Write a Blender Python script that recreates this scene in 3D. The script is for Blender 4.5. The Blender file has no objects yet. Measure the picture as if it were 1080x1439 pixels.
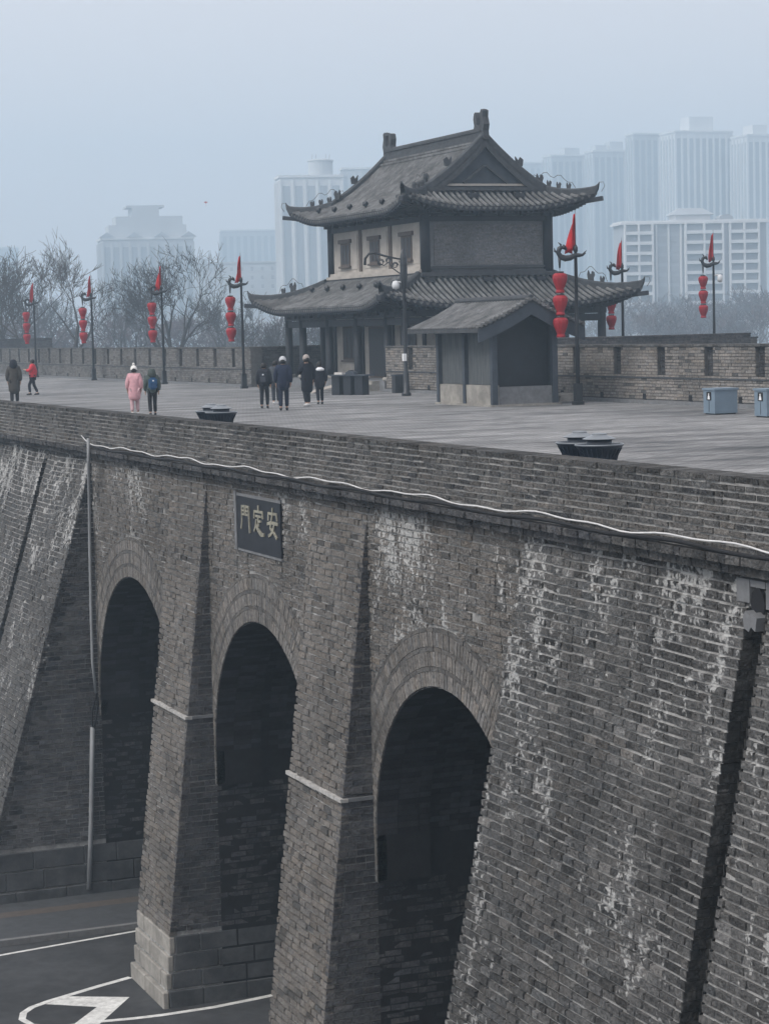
import bpy, math, random
import numpy as np
from mathutils import Vector, Matrix

random.seed(7)
rng = np.random.default_rng(7)
S = bpy.context.scene
COL = S.collection
R_ = math.radians

# ------------------------------------------------------------------ camera
# X runs across the city wall (outwards), Y along it (away), Z up; walkway at z = 0
F_PX, W_PX, H_PX = 3070.0, 1080.0, 1439.0
CAM_H, YAW, ROLL = 2.8, R_(21.9), R_(1.4)
PITCH = math.atan(257.5 / 3070)
_f0 = Vector((math.sin(YAW), math.cos(YAW), 0)); _r0 = Vector((math.cos(YAW), -math.sin(YAW), 0)); _u0 = Vector((0, 0, 1))
_fw = _f0 * math.cos(PITCH) - _u0 * math.sin(PITCH)
_u = _u0 * math.cos(PITCH) + _f0 * math.sin(PITCH)
CR = _r0 * math.cos(ROLL) - _u * math.sin(ROLL)
CU = _r0 * math.sin(ROLL) + _u * math.cos(ROLL)
CC = Vector((0, 0, CAM_H))
cam = bpy.data.objects.new('camera', bpy.data.cameras.new('camera'))
COL.objects.link(cam)
M = Matrix((CR, CU, -_fw)).transposed().to_4x4(); M.translation = CC
cam.matrix_world = M
cam.data.sensor_fit = 'HORIZONTAL'; cam.data.sensor_width = 36.0
cam.data.lens = F_PX / W_PX * 36.0
cam.data.clip_start = 0.5; cam.data.clip_end = 6000
S.camera = cam

def ray(x, y): return CR * ((x - W_PX / 2) / F_PX) - CU * ((y - H_PX / 2) / F_PX) + _fw
def on_z(x, y, z=0.0):
    d = ray(x, y); return CC + d * ((z - CC.z) / d.z)
def on_x(x, y, X):
    d = ray(x, y); return CC + d * (X / d.x)
def on_y(x, y, Y):
    d = ray(x, y); return CC + d * (Y / d.y)
def at_d(x, y, dist): return CC + ray(x, y) * dist
def project(p):
    v = Vector(p) - CC; d = v.dot(_fw)
    return (W_PX / 2 + F_PX * v.dot(CR) / d, H_PX / 2 - F_PX * v.dot(CU) / d, d)

# ------------------------------------------------------------------ world, sun, exposure
world = bpy.data.worlds.new('World'); S.world = world; world.use_nodes = True
SUN_EL, SUN_AZ = R_(48), R_(-100)          # soft light from the inner side of the wall
nt = world.node_tree; nt.nodes.clear()
sky = nt.nodes.new('ShaderNodeTexSky'); sky.sky_type = 'NISHITA'; sky.sun_disc = False
sky.sun_elevation = SUN_EL; sky.sun_rotation = SUN_AZ
sky.air_density = 1.0; sky.dust_density = 6.0; sky.ozone_density = 2.0
hsv = nt.nodes.new('ShaderNodeHueSaturation'); hsv.inputs['Saturation'].default_value = 0.30
mixs = nt.nodes.new('ShaderNodeMix'); mixs.data_type = 'RGBA'; mixs.inputs[0].default_value = 0.55
mixs.inputs[7].default_value = (8.1, 7.5, 7.7, 1)      # even overcast veil
bg = nt.nodes.new('ShaderNodeBackground'); bg.inputs['Strength'].default_value = 0.12
wo = nt.nodes.new('ShaderNodeOutputWorld')
nt.links.new(sky.outputs[0], hsv.inputs['Color']); nt.links.new(hsv.outputs[0], mixs.inputs[6])
nt.links.new(mixs.outputs[2], bg.inputs['Color']); nt.links.new(bg.outputs[0], wo.inputs['Surface'])
sun = bpy.data.objects.new('sun', bpy.data.lights.new('sun', 'SUN')); COL.objects.link(sun)
sun.data.energy = 1.35; sun.data.angle = R_(22); sun.data.color = (1.0, 0.95, 0.88)
sdir = Vector((math.sin(SUN_AZ) * math.cos(SUN_EL), math.cos(SUN_AZ) * math.cos(SUN_EL), math.sin(SUN_EL)))
sun.rotation_euler = sdir.to_track_quat('Z', 'Y').to_euler()
sun.location = (-20, 20, 60)
S.view_settings.view_transform = 'Standard'; S.view_settings.look = 'None'
S.view_settings.exposure = 0.45; S.view_settings.gamma = 1.0
S.view_settings.use_curve_mapping = False
S.cycles.use_denoising = True
S.cycles.max_bounces = 10; S.cycles.diffuse_bounces = 3; S.cycles.volume_bounces = 6
S.cycles.transparent_max_bounces = 8

# ------------------------------------------------------------------ materials
def mat(name, col, rough=0.85, noise=0.0, nscale=6.0, bump=0.0, bscale=40.0, attr=False, spec=0.3, metal=0.0,
        stain=None, vec_scale=None, dark=None, smear=None, bdist=.02):
    m = bpy.data.materials.new(name); m.use_nodes = True
    n = m.node_tree.nodes; l = m.node_tree.links
    b = n['Principled BSDF']; b.inputs['Roughness'].default_value = rough
    b.inputs['Specular IOR Level'].default_value = spec; b.inputs['Metallic'].default_value = metal
    geo = n.new('ShaderNodeNewGeometry'); pos = geo.outputs['Position']
    src = None
    if attr:
        a = n.new('ShaderNodeAttribute'); a.attribute_name = 'col'; src = a.outputs['Color']
    else:
        c = n.new('ShaderNodeRGB'); c.outputs[0].default_value = (*col, 1); src = c.outputs[0]
    if noise > 0:
        v = pos
        if vec_scale:
            mp = n.new('ShaderNodeVectorMath'); mp.operation = 'MULTIPLY'; mp.inputs[1].default_value = vec_scale
            l.new(pos, mp.inputs[0]); v = mp.outputs[0]
        t = n.new('ShaderNodeTexNoise'); t.inputs['Scale'].default_value = nscale; t.inputs['Detail'].default_value = 6
        t.inputs['Roughness'].default_value = 0.65
        l.new(v, t.inputs['Vector'])
        mr = n.new('ShaderNodeMapRange'); mr.inputs[1].default_value = 0.25; mr.inputs[2].default_value = 0.75
        mr.inputs[3].default_value = 1 - noise; mr.inputs[4].default_value = 1 + noise
        l.new(t.outputs[0], mr.inputs[0])
        mu = n.new('ShaderNodeVectorMath'); mu.operation = 'SCALE'
        l.new(src, mu.inputs[0]); l.new(mr.outputs[0], mu.inputs['Scale']); src = mu.outputs[0]
    if smear:
        # weathering: lime smears and pale rubbed faces, soft at the edges
        for sc, lo, hi, fac, cc in ((4.2, .50, .74, .55, smear), (1.1, .46, .72, .35, smear), (11.0, .50, .34, .55, (.045, .045, .047))):
            t = n.new('ShaderNodeTexNoise'); t.inputs['Scale'].default_value = sc; t.inputs['Detail'].default_value = 7; t.inputs['Roughness'].default_value = .68
            if hasattr(t, 'normalize'): t.normalize = True
            t.inputs['Distortion'].default_value = .6; l.new(pos, t.inputs['Vector'])
            mr = n.new('ShaderNodeMapRange'); mr.interpolation_type = 'SMOOTHSTEP'; mr.inputs[1].default_value = lo; mr.inputs[2].default_value = hi; mr.inputs[4].default_value = fac
            l.new(t.outputs[0], mr.inputs[0])
            mx = n.new('ShaderNodeMix'); mx.data_type = 'RGBA'; mx.inputs[7].default_value = (*cc, 1)
            l.new(mr.outputs[0], mx.inputs[0]); l.new(src, mx.inputs[6]); src = mx.outputs[2]
    if stain:
        # pale salt bloom and lime runs: (amount at top of wall, z0, z1)
        sx = n.new('ShaderNodeSeparateXYZ'); l.new(pos, sx.inputs[0])
        zr = n.new('ShaderNodeMapRange'); zr.inputs[1].default_value = stain[1]; zr.inputs[2].default_value = stain[2]
        zr.inputs[3].default_value = stain[3]; zr.inputs[4].default_value = stain[0]
        l.new(sx.outputs[2], zr.inputs[0])
        tot = zr.outputs[0]
        for sc, amp, vs in ((0.34, 1.1, (1, 1, .8)), (1.9, 1.1, (1, 1, .5)), (9.0, 1.25, (1, 1, 1))):
            mp = n.new('ShaderNodeVectorMath'); mp.operation = 'MULTIPLY'; mp.inputs[1].default_value = vs
            l.new(pos, mp.inputs[0])
            t = n.new('ShaderNodeTexNoise'); t.inputs['Scale'].default_value = sc; t.inputs['Detail'].default_value = 3
            l.new(mp.outputs[0], t.inputs['Vector'])
            ma = n.new('ShaderNodeMath'); ma.operation = 'MULTIPLY_ADD'; ma.inputs[1].default_value = amp
            l.new(t.outputs[0], ma.inputs[0]); l.new(tot, ma.inputs[2]); tot = ma.outputs[0]
        sr = n.new('ShaderNodeMapRange'); sr.interpolation_type = 'SMOOTHSTEP'
        sr.inputs[1].default_value = 1.84; sr.inputs[2].default_value = 2.06; l.new(tot, sr.inputs[0])
        mx = n.new('ShaderNodeMix'); mx.data_type = 'RGBA'; mx.inputs[7].default_value = (.50, .50, .49, 1)
        sc_ = n.new('ShaderNodeMath'); sc_.operation = 'MULTIPLY'; sc_.inputs[1].default_value = .85
        zl = n.new('ShaderNodeMath'); zl.operation = 'LESS_THAN'; zl.inputs[1].default_value = -.53; l.new(sx.outputs[2], zl.inputs[0])
        xl = n.new('ShaderNodeMath'); xl.operation = 'LESS_THAN'; xl.inputs[1].default_value = 15.06; l.new(sx.outputs[0], xl.inputs[0])
        zx = n.new('ShaderNodeMath'); zx.operation = 'MULTIPLY'; l.new(zl.outputs[0], zx.inputs[0]); l.new(xl.outputs[0], zx.inputs[1])
        zz = n.new('ShaderNodeMath'); zz.operation = 'MULTIPLY'; l.new(zx.outputs[0], zz.inputs[0]); l.new(sr.outputs[0], zz.inputs[1])
        l.new(zz.outputs[0], sc_.inputs[0]); l.new(sc_.outputs[0], mx.inputs[0]); l.new(src, mx.inputs[6]); src = mx.outputs[2]
    if dark:
        t = n.new('ShaderNodeTexNoise'); t.inputs['Scale'].default_value = dark[0]; t.inputs['Detail'].default_value = 4
        l.new(pos, t.inputs['Vector'])
        mr = n.new('ShaderNodeMapRange'); mr.inputs[1].default_value = .4; mr.inputs[2].default_value = .62
        mr.inputs[3].default_value = 1.0; mr.inputs[4].default_value = dark[1]; l.new(t.outputs[0], mr.inputs[0])
        mu = n.new('ShaderNodeVectorMath'); mu.operation = 'SCALE'
        l.new(src, mu.inputs[0]); l.new(mr.outputs[0], mu.inputs['Scale']); src = mu.outputs[0]
    l.new(src, b.inputs['Base Color'])
    if bump > 0:
        t = n.new('ShaderNodeTexNoise'); t.inputs['Scale'].default_value = bscale; t.inputs['Detail'].default_value = 5
        l.new(pos, t.inputs['Vector'])
        bp = n.new('ShaderNodeBump'); bp.inputs['Strength'].default_value = bump; bp.inputs['Distance'].default_value = bdist
        l.new(t.outputs[0], bp.inputs['Height']); l.new(bp.outputs[0], b.inputs['Normal'])
    return m

MT = {}
MT['brick'] = mat('grey_brick', (.1, .1, .1), .92, .6, 16, 1.0, 17, attr=True, spec=.15, stain=(.085, -3.4, -1.2, -.07), dark=(.55, .72), smear=(.22, .217, .21), bdist=.07)
MT['soot'] = mat('soot_dark_brick', (.03, .03, .03), .95, .35, 6, .5, 22, attr=True, spec=.1)  # shade of the passages painted in as near-black brick
MT['sootback'] = mat('soot_dark_mortar', (.022, .022, .024), .95, .3, 5, spec=.1)  # passage shade put into the colour; also backs the dark stone joints
MT['brick_plain'] = mat('plain_grey_brick', (.1, .1, .1), .92, .42, 12, .8, 20, attr=True, spec=.15, dark=(.5, .75), smear=(.21, .205, .195), bdist=.04)
MT['mortar'] = mat('lime_mortar', (.30, .296, .288), .95, .45, 7, .5, 30, spec=.1, stain=(.08, -3.6, -1.2, -.08), dark=(.6, .65))
MT['mortar_plain'] = mat('plain_mortar', (.13, .128, .125), .95, .35, 5, .4, 30, spec=.1, dark=(.6, .65))
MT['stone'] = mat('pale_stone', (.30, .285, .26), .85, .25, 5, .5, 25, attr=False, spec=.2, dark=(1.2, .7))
MT['stone_dark'] = mat('sooty_stone', (.085, .088, .092), .9, .3, 4, .5, 25, spec=.15, dark=(1.2, .7))  # shade on returns and passage bases put into the stone colour
MT['ledge'] = mat('white_limed_ledge', (.38, .37, .355), .9, .4, 7, .4, 30, spec=.2)
MT['asphalt'] = mat('asphalt', (.056, .058, .062), .9, .30, 2.2, .3, 60, spec=.25, dark=(.35, .72))
MT['sidewalk'] = mat('sidewalk_paving', (.058, .061, .066), .9, .25, 2.5, .3, 40)
MT['tactile'] = mat('brown_tactile_paving', (.085, .072, .064), .9, .2, 4, .3, 30)
MT['paint'] = mat('road_paint', (.62, .62, .60), .7, .35, 6, .1, 40)
MT['kerb'] = mat('kerb_stone', (.16, .16, .16), .9, .2, 5)
MT['ground'] = mat('ground', (.09, .088, .082), .95, .3, .05)
MT['tile'] = mat('roof_tile', (.155, .158, .16), .85, .45, 3.5, .3, 20, spec=.25, dark=(1.4, .6))
MT['tilegap'] = mat('roof_pan_tile', (.022, .024, .027), .9, .4, 4, spec=.2)  # shade between the tile rows deepened in the pan colour
MT['ridge'] = mat('ridge_brick', (.06, .064, .07), .9, .35, 4, .4, 18, spec=.2)
MT['wood'] = mat('dark_painted_wood', (.016, .019, .026), .6, .3, 3, spec=.35)
MT['wood2'] = mat('weathered_grey_boards', (.075, .082, .086), .85, .45, 3, .3, 30, vec_scale=(3, 3, .35))
MT['wood3'] = mat('slate_painted_board', (.045, .055, .07), .7, .25, 3)
MT['plaster'] = mat('beige_plaster', (.40, .37, .335), .9, .2, 2, .2, 20, dark=(.9, .82))
MT['pane'] = mat('dark_window_lattice', (.035, .035, .038), .5, .25, 8)
MT['frame'] = mat('brown_frame', (.10, .08, .07), .8, .2, 6)
MT['gablebrick'] = mat('fine_grey_brick', (.165, .17, .178), .9, .25, 5, .3, 20)
MT['metal'] = mat('dark_metal', (.022, .025, .030), .45, .15, 5, spec=.5, metal=.2)
MT['red'] = mat('red_lantern_cloth', (.29, .014, .022), .6, .15, 3, spec=.3)
MT['flag'] = mat('red_flag_cloth', (.42, .016, .02), .8, .2, 2)
MT['white'] = mat('white_plastic', (.72, .73, .74), .5, .05, 4)
MT['conduit'] = mat('pale_conduit', (.58, .58, .58), .6, .2, 4)
MT['pipe'] = mat('grey_pipe', (.25, .26, .27), .5, .2, 3)
MT['black'] = mat('black_rubber', (.012, .012, .014), .7)
MT['cabinet'] = mat('blue_grey_cabinet', (.155, .21, .265), .5, .12, 2, spec=.4)
MT['plaque'] = mat('black_plaque', (.016, .018, .024), .6, .4, 3)
MT['gold'] = mat('faded_gilt', (.26, .25, .20), .7, .5, 7)
MT['bin'] = mat('bin_iron', (.020, .030, .048), .42, .2, 4, spec=.5)
MT['binlid'] = mat('bin_lid', (.17, .19, .21), .4, .15, 5, spec=.5)
MT['bark'] = mat('bark', (.050, .046, .044), .95, .3, 3)
MT['bark2'] = mat('reddish_bark', (.10, .075, .075), .95, .3, 3)
MT['lampwhite'] = mat('camera_housing', (.6, .62, .64), .4)

# paving of the walkway: brick courses with long pale scuffs
def paving():
    m = mat('walkway_paving', (.2, .2, .2), .9, 0, spec=.2)
    n = m.node_tree.nodes; l = m.node_tree.links; b = n['Principled BSDF']
    geo = n.new('ShaderNodeNewGeometry')
    def nz(sc, vs, det=5):
        mp = n.new('ShaderNodeVectorMath'); mp.operation = 'MULTIPLY'; mp.inputs[1].default_value = vs
        l.new(geo.outputs['Position'], mp.inputs[0])
        t = n.new('ShaderNodeTexNoise'); t.inputs['Scale'].default_value = sc; t.inputs['Detail'].default_value = det
        l.new(mp.outputs[0], t.inputs['Vector']); return t.outputs[0]
    a = nz(1.0, (.22, .8, 1)); c = nz(1.0, (.9, 3.2, 1), 4); d = nz(.09, (1, 1, 1), 3)
    s1 = n.new('ShaderNodeMath'); s1.operation = 'MULTIPLY_ADD'; s1.inputs[1].default_value = .6; l.new(c, s1.inputs[0]); l.new(a, s1.inputs[2])
    s2 = n.new('ShaderNodeMath'); s2.operation = 'MULTIPLY_ADD'; s2.inputs[1].default_value = .5; l.new(d, s2.inputs[0]); l.new(s1.outputs[0], s2.inputs[2])
    cr = n.new('ShaderNodeValToRGB'); l.new(s2.outputs[0], cr.inputs[0])
    e = cr.color_ramp.elements; e[0].position = .78; e[0].color = (.055, .058, .062, 1); e[1].position = 1.32; e[1].color = (.36, .36, .36, 1)
    x = cr.color_ramp.elements.new(1.05) if False else None
    mrp = n.new('ShaderNodeMapRange'); mrp.inputs[1].default_value = .74; mrp.inputs[2].default_value = 1.36
    l.new(s2.outputs[0], mrp.inputs[0]); l.new(mrp.outputs[0], cr.inputs[0]); e[0].position = 0; e[1].position = 1
    br = n.new('ShaderNodeTexBrick'); br.inputs['Scale'].default_value = 1.0
    br.inputs['Brick Width'].default_value = .42; br.inputs['Row Height'].default_value = .21; br.inputs['Mortar Size'].default_value = .02
    br.inputs['Color1'].default_value = (.74, .74, .74, 1); br.inputs['Color2'].default_value = (1.15, 1.15, 1.15, 1); br.inputs['Mortar'].default_value = (.5, .5, .5, 1)
    l.new(geo.outputs['Position'], br.inputs['Vector'])
    mu = n.new('ShaderNodeMix'); mu.data_type = 'RGBA'; mu.blend_type = 'MULTIPLY'; mu.inputs[0].default_value = 1
    l.new(cr.outputs[0], mu.inputs[6]); l.new(br.outputs[0], mu.inputs[7]); l.new(mu.outputs[2], b.inputs['Base Color'])
    return m
MT['paving'] = paving()

# ------------------------------------------------------------------ mesh helpers
class MB:
    def __init__(s): s.v = []; s.f = []; s.c = []
    def add(s, v, f, c=None):
        o = len(s.v); s.v.extend([tuple(p) for p in v]); s.f.extend([tuple(i + o for i in q) for q in f])
        s.c.extend([c] * len(f)); return s
    def box(s, x0, x1, y0, y1, z0, z1, c=None):
        v = [(x, y, z) for z in (z0, z1) for y in (y0, y1) for x in (x0, x1)]
        return s.add(v, [(0, 2, 3, 1), (4, 5, 7, 6), (0, 1, 5, 4), (2, 6, 7, 3), (0, 4, 6, 2), (1, 3, 7, 5)], c)
    def bar(s, p, q, w, h, c=None, up=(0, 0, 1)):
        p = Vector(p); q = Vector(q); d = (q - p).normalized(); up = Vector(up)
        e = d.cross(up)
        e = e.normalized() if e.length > 1e-5 else Vector((1, 0, 0))
        u = e.cross(d)
        v = [a + e * (w / 2 * i) + u * (h / 2 * j) for a in (p, q) for i, j in ((-1, -1), (1, -1), (1, 1), (-1, 1))]
        return s.add(v, [(0, 1, 2, 3), (7, 6, 5, 4), (0, 4, 5, 1), (1, 5, 6, 2), (2, 6, 7, 3), (3, 7, 4, 0)], c)
    def tube(s, pts, rad, n=6, c=None, cap=True):
        pts = [Vector(p) for p in pts]; rad = rad if hasattr(rad, '__len__') else [rad] * len(pts)
        v = []; f = []; e = None
        for i, p in enumerate(pts):
            d = (pts[min(i + 1, len(pts) - 1)] - pts[max(i - 1, 0)])
            d = d.normalized() if d.length > 1e-9 else Vector((0, 0, 1))
            if e is None:
                e = d.orthogonal().normalized()
            else:
                e = (e - d * e.dot(d)); e = e.normalized() if e.length > 1e-6 else d.orthogonal().normalized()
            u = d.cross(e)
            for k in range(n):
                t = 2 * math.pi * k / n; v.append(p + (e * math.cos(t) + u * math.sin(t)) * rad[i])
        for i in range(len(pts) - 1):
            for k in range(n):
                f.append((i * n + k, i * n + (k + 1) % n, (i + 1) * n + (k + 1) % n, (i + 1) * n + k))
        if cap:
            f.append(tuple(range(n))[::-1]); f.append(tuple((len(pts) - 1) * n + k for k in range(n)))
        return s.add(v, f, c)
    def lathe(s, prof, n=16, loc=(0, 0, 0), c=None):
        v = []; f = []
        for r, z in prof:
            for k in range(n):
                t = 2 * math.pi * k / n; v.append((loc[0] + r * math.cos(t), loc[1] + r * math.sin(t), loc[2] + z))
        for i in range(len(prof) - 1):
            for k in range(n): f.append((i * n + k, i * n + (k + 1) % n, (i + 1) * n + (k + 1) % n, (i + 1) * n + k))
        f.append(tuple(range(n))[::-1]); f.append(tuple((len(prof) - 1) * n + k for k in range(n)))
        return s.add(v, f, c)
    def prism(s, poly, o, ea, eb, en, th, c=None):
        o = Vector(o); ea = Vector(ea); eb = Vector(eb); en = Vector(en); n = len(poly)
        v = [o + ea * a + eb * b + en * t for t in (0, th) for a, b in poly]
        f = [tuple(range(n))[::-1], tuple(range(n, 2 * n))] + [(i, (i + 1) % n, n + (i + 1) % n, n + i) for i in range(n)]
        return s.add(v, f, c)
    def grid(s, rows, c=None, close=False):
        n = len(rows[0]); v = [p for r in rows for p in r]
        f = [(i * n + k, i * n + k + 1, (i + 1) * n + k + 1, (i + 1) * n + k) for i in range(len(rows) - 1) for k in range(n - 1)]
        return s.add(v, f, c)
    def mesh(s, name, m, smooth=False):
        me = bpy.data.meshes.new(name); me.from_pydata([tuple(p) for p in s.v], [], s.f)
        if any(c is not None for c in s.c):
            a = me.attributes.new('col', 'FLOAT_COLOR', 'FACE')
            arr = np.array([(*(c if c is not None else (.1, .1, .1)), 1.0) for c in s.c], dtype=np.float32)
            a.data.foreach_set('color', arr.ravel())
        if isinstance(m, str): m = MT[m]
        me.materials.append(m)
        if smooth: me.polygons.foreach_set('use_smooth', [True] * len(me.polygons))
        me.update(); return me
    def build(s, name, m, parent=None, smooth=False, **kw):
        return link(name, s.mesh(name, m, smooth), parent, **kw)

def link(name, data, parent=None, **kw):
    o = bpy.data.objects.new(name, data); COL.objects.link(o)
    if parent is not None: o.parent = parent
    for k, v in kw.items(): o[k] = v
    return o
def thing(name, label, category, loc=(0, 0, 0), rz=0.0, group=None):
    o = link(name, None); o.location = loc; o.rotation_euler = (0, 0, rz); o.empty_display_size = .2
    o['label'] = label; o['category'] = category
    if group: o['group'] = group
    return o
def copy_thing(root, loc, rz=None, label=None, group=None):
    r = root.copy(); COL.objects.link(r); r.location = loc
    if rz is not None: r.rotation_euler = (0, 0, rz)
    if label: r['label'] = label
    if group: r['group'] = group
    for ch in list(root.children):
        c = ch.copy(); COL.objects.link(c); c.parent = r
        for g in list(ch.children):
            d = g.copy(); COL.objects.link(d); d.parent = c
    return r

# bricks: collected as specs, then the largest become objects and the rest one mesh
X_AX, Y_AX = Vector((1, 0, 0)), Vector((0, 1, 0))
def brick_rows(out, ztop, zbot, ch, blen, point, el, eo, intervals, colf, joint=.016, depth=.16, jit=.007, hj=None, tilt=0.0):
    """rows of bricks from ztop down; point(a, z) gives the face centre, intervals(z0, z1) the stretches to fill"""
    z = ztop; k = 0
    while z - ch > zbot - 1e-6:
        z0, z1 = z - ch, z
        for a0, a1 in intervals(z0, z1):
            a = a0; first = True
            while a < a1 - .03:
                L = blen * random.choice((1, 1, 1, 1, .52, .95))
                if first and k % 2: L = blen * .5
                L *= random.uniform(.93, 1.05); first = False
                if a + L > a1 - .09: L = a1 - a
                jh = joint if hj is None else hj
                out.append((point(a + L / 2, (z0 + z1) / 2), el, eo, max(L - joint, .02), ch - jh, depth, colf(a + L / 2, (z0 + z1) / 2), jit, tilt))
                a += L
        z -= ch; k += 1
def brick_verts(sp):
    c, el, eo, L, H, D, col, jit, tl = sp
    u = Vector((0, 0, 1)); t = random.gauss(0, jit)
    if random.random() < .07 and jit > .0055: t -= random.uniform(.008, .02)
    yw = random.gauss(0, jit * .6); pt = random.gauss(0, jit * .5)
    v = []
    for dz in (-1, 1):
        for da in (-1, 1):
            v.append(c + el * (da * (L / 2 - random.random() * jit)) + u * (dz * (H / 2 - random.random() * jit * 1.5)) + eo * (t + da * yw + dz * (pt - tl * H / 2) + random.uniform(-jit, jit) * .4))
    for dz in (-1, 1):
        for da in (-1, 1):
            v.append(c + el * (da * L / 2) + u * (dz * H / 2) - eo * D)
    return v
BF = [(0, 1, 3, 2), (0, 4, 5, 1), (2, 3, 7, 6), (0, 2, 6, 4), (1, 5, 7, 3)]
def bricks_mesh(specs):
    mb = MB()
    for sp in specs: mb.add(brick_verts(sp), BF, sp[6])
    return mb
def grey(lo, hi, warm=0.0, cold=0.0):
    g = random.uniform(lo, hi); w = random.gauss(warm, .02)
    return (g * (1 + w), g, g * (1 - w + cold))
# ------------------------------------------------------------------ ground, road, walkway
GZ = -12.9
def sheet(name, m, pts, z, **kw):
    mb = MB(); mb.add([(x, y, z) for x, y in pts], [tuple(range(len(pts)))])
    return mb.build(name, m, None, **kw)
sheet('ground', 'ground', [(-2500, -2500), (2500, -2500), (2500, 2500), (-2500, 2500)], GZ - .02, kind='structure')
sheet('road', 'asphalt', [(-40, 10), (60, 10), (60, 55.2), (-40, 55.2)], GZ, kind='structure')
sw = MB(); sw.box(-40, 60, 55.38, 75, GZ - .1, GZ + .15); sw.build('sidewalk', 'sidewalk', None, kind='structure')
kb = MB()
for i in range(60):
    x = -20 + i * 1.0
    kb.box(x + .006, x + .994, 55.2, 55.372, GZ - .1, GZ + .158 + random.uniform(-.003, .003))
kb.build('kerb', 'kerb', None, kind='structure')
sheet('tactile_strip', 'tactile', [(-40, 57.4), (40, 57.4), (40, 57.95), (-40, 57.95)], GZ + .154, kind='structure')
def ribbon(pts, w, z):
    pts = [Vector((p[0], p[1], 0)) for p in pts]; a = []; b = []
    for i, p in enumerate(pts):
        d = (pts[min(i + 1, len(pts) - 1)] - pts[max(i - 1, 0)]).normalized(); n = Vector((-d.y, d.x, 0)) * w / 2
        a.append((p.x + n.x, p.y + n.y, z)); b.append((p.x - n.x, p.y - n.y, z))
    return MB().grid([a, b])
nose = [(183, 1374), (140, 1386), (100, 1398), (70, 1407), (45, 1416), (33, 1424), (31, 1433), (45, 1441), (80, 1444), (142, 1436), (186, 1432), (228, 1427), (300, 1416), (360, 1404), (402, 1395), (450, 1385)]
ribbon([on_z(x, y, GZ) for x, y in nose], .17, GZ + .004).build('lane_line', 'paint', None, kind='structure')
chev = [(64, 1412), (93, 1401), (182, 1402), (140, 1440), (104, 1440), (136, 1416)]
cv = MB(); cv.add([(*on_z(x, y, GZ)[:2], GZ + .008) for x, y in chev], [(0, 1, 5), (1, 2, 5), (2, 3, 4, 5)]); cv.build('road_chevron', 'paint', None, kind='structure')
edge = [on_z(0, 1343, GZ), on_z(190, 1309, GZ)]
ex = lambda t: edge[0].lerp(edge[1], t)
ribbon([ex(-4), ex(5)], .12, GZ + .004).build('road_edge_line', 'paint', None, kind='structure')
mh = thing('manhole_cover', 'round iron manhole cover set in the pavement inside the far archway', 'manhole', (16.0, 56.6, GZ + .152))
MB().lathe([(.36, 0), (.36, .012), (.33, .014)], 20).build('cover_rim', 'metal', mh)
MB().lathe([(.32, 0), (.32, .016)], 20).build('cover_plate', 'asphalt', mh)

wk = MB(); wk.box(15.28, 36.9, -30, 420, -.6, 0); wk.box(36.9, 53, 85.2, 108.5, -.6, 0)
wk.build('walkway', 'paving', None, kind='structure')

# ------------------------------------------------------------------ the city wall with its three arched passages
wall = thing('city_wall', 'grey brick city wall pierced by three tall arched road passages', 'wall', (15, 40, GZ))
def wp(o):                                   # keep world placement under the wall's empty
    o.location = (-15, -40, -GZ); return o
ARCH = [(55.0, 3.9), (44.76, 3.53), (34.78, 3.43)]           # centre Y, half width
CROWN = -3.5; LEDGE = -6.1; TOP = -.53
P_RIGHT, P_LEFT = 31.35, 58.9
PIERS = [(48.29, 51.1), (38.21, 41.23)]
BAT_R, BAT_P, BAT_L = .205, .117, .30
fx = lambda bat: (lambda z: 15.0 - bat * max(0, TOP - .1 - z))
core = MB()
def slab(y0, y1, bat, xb, z0=GZ - .3, z1=TOP + .02, back=.055):
    f = fx(bat); a0, a1 = f(z0) + back, f(z1) + back
    core.add([(a0, y0, z0), (a0, y1, z0), (xb, y1, z0), (xb, y0, z0), (a1, y0, z1), (a1, y1, z1), (xb, y1, z1), (xb, y0, z1)],
             [(0, 4, 5, 1), (1, 5, 6, 2), (2, 6, 7, 3), (3, 7, 4, 0), (4, 7, 6, 5), (0, 1, 2, 3)])
SLOT = (24.08, 24.52)
slab(-30, SLOT[0] - .03, BAT_R, 36.9); slab(SLOT[1] + .03, P_RIGHT - .03, BAT_R, 36.9)
slab(SLOT[0] - .03, SLOT[1] + .03, BAT_R, 36.9, back=.85); slab(SLOT[0] - .01, SLOT[1] + .01, BAT_R, 36.9, z0=-.95, back=.06)
LS = (64.0, 64.4)
slab(P_LEFT + .03, LS[0] - .03, BAT_L, 36.9); slab(LS[0] - .03, LS[1] + .03, BAT_L, 36.9, back=.85); slab(LS[1] + .03, 420, BAT_L, 36.9)
for a, b in PIERS: slab(a + .03, b - .03, BAT_P, 36.9)
VX = 15.03
lining = MB(); lin_sp = MB()
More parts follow.
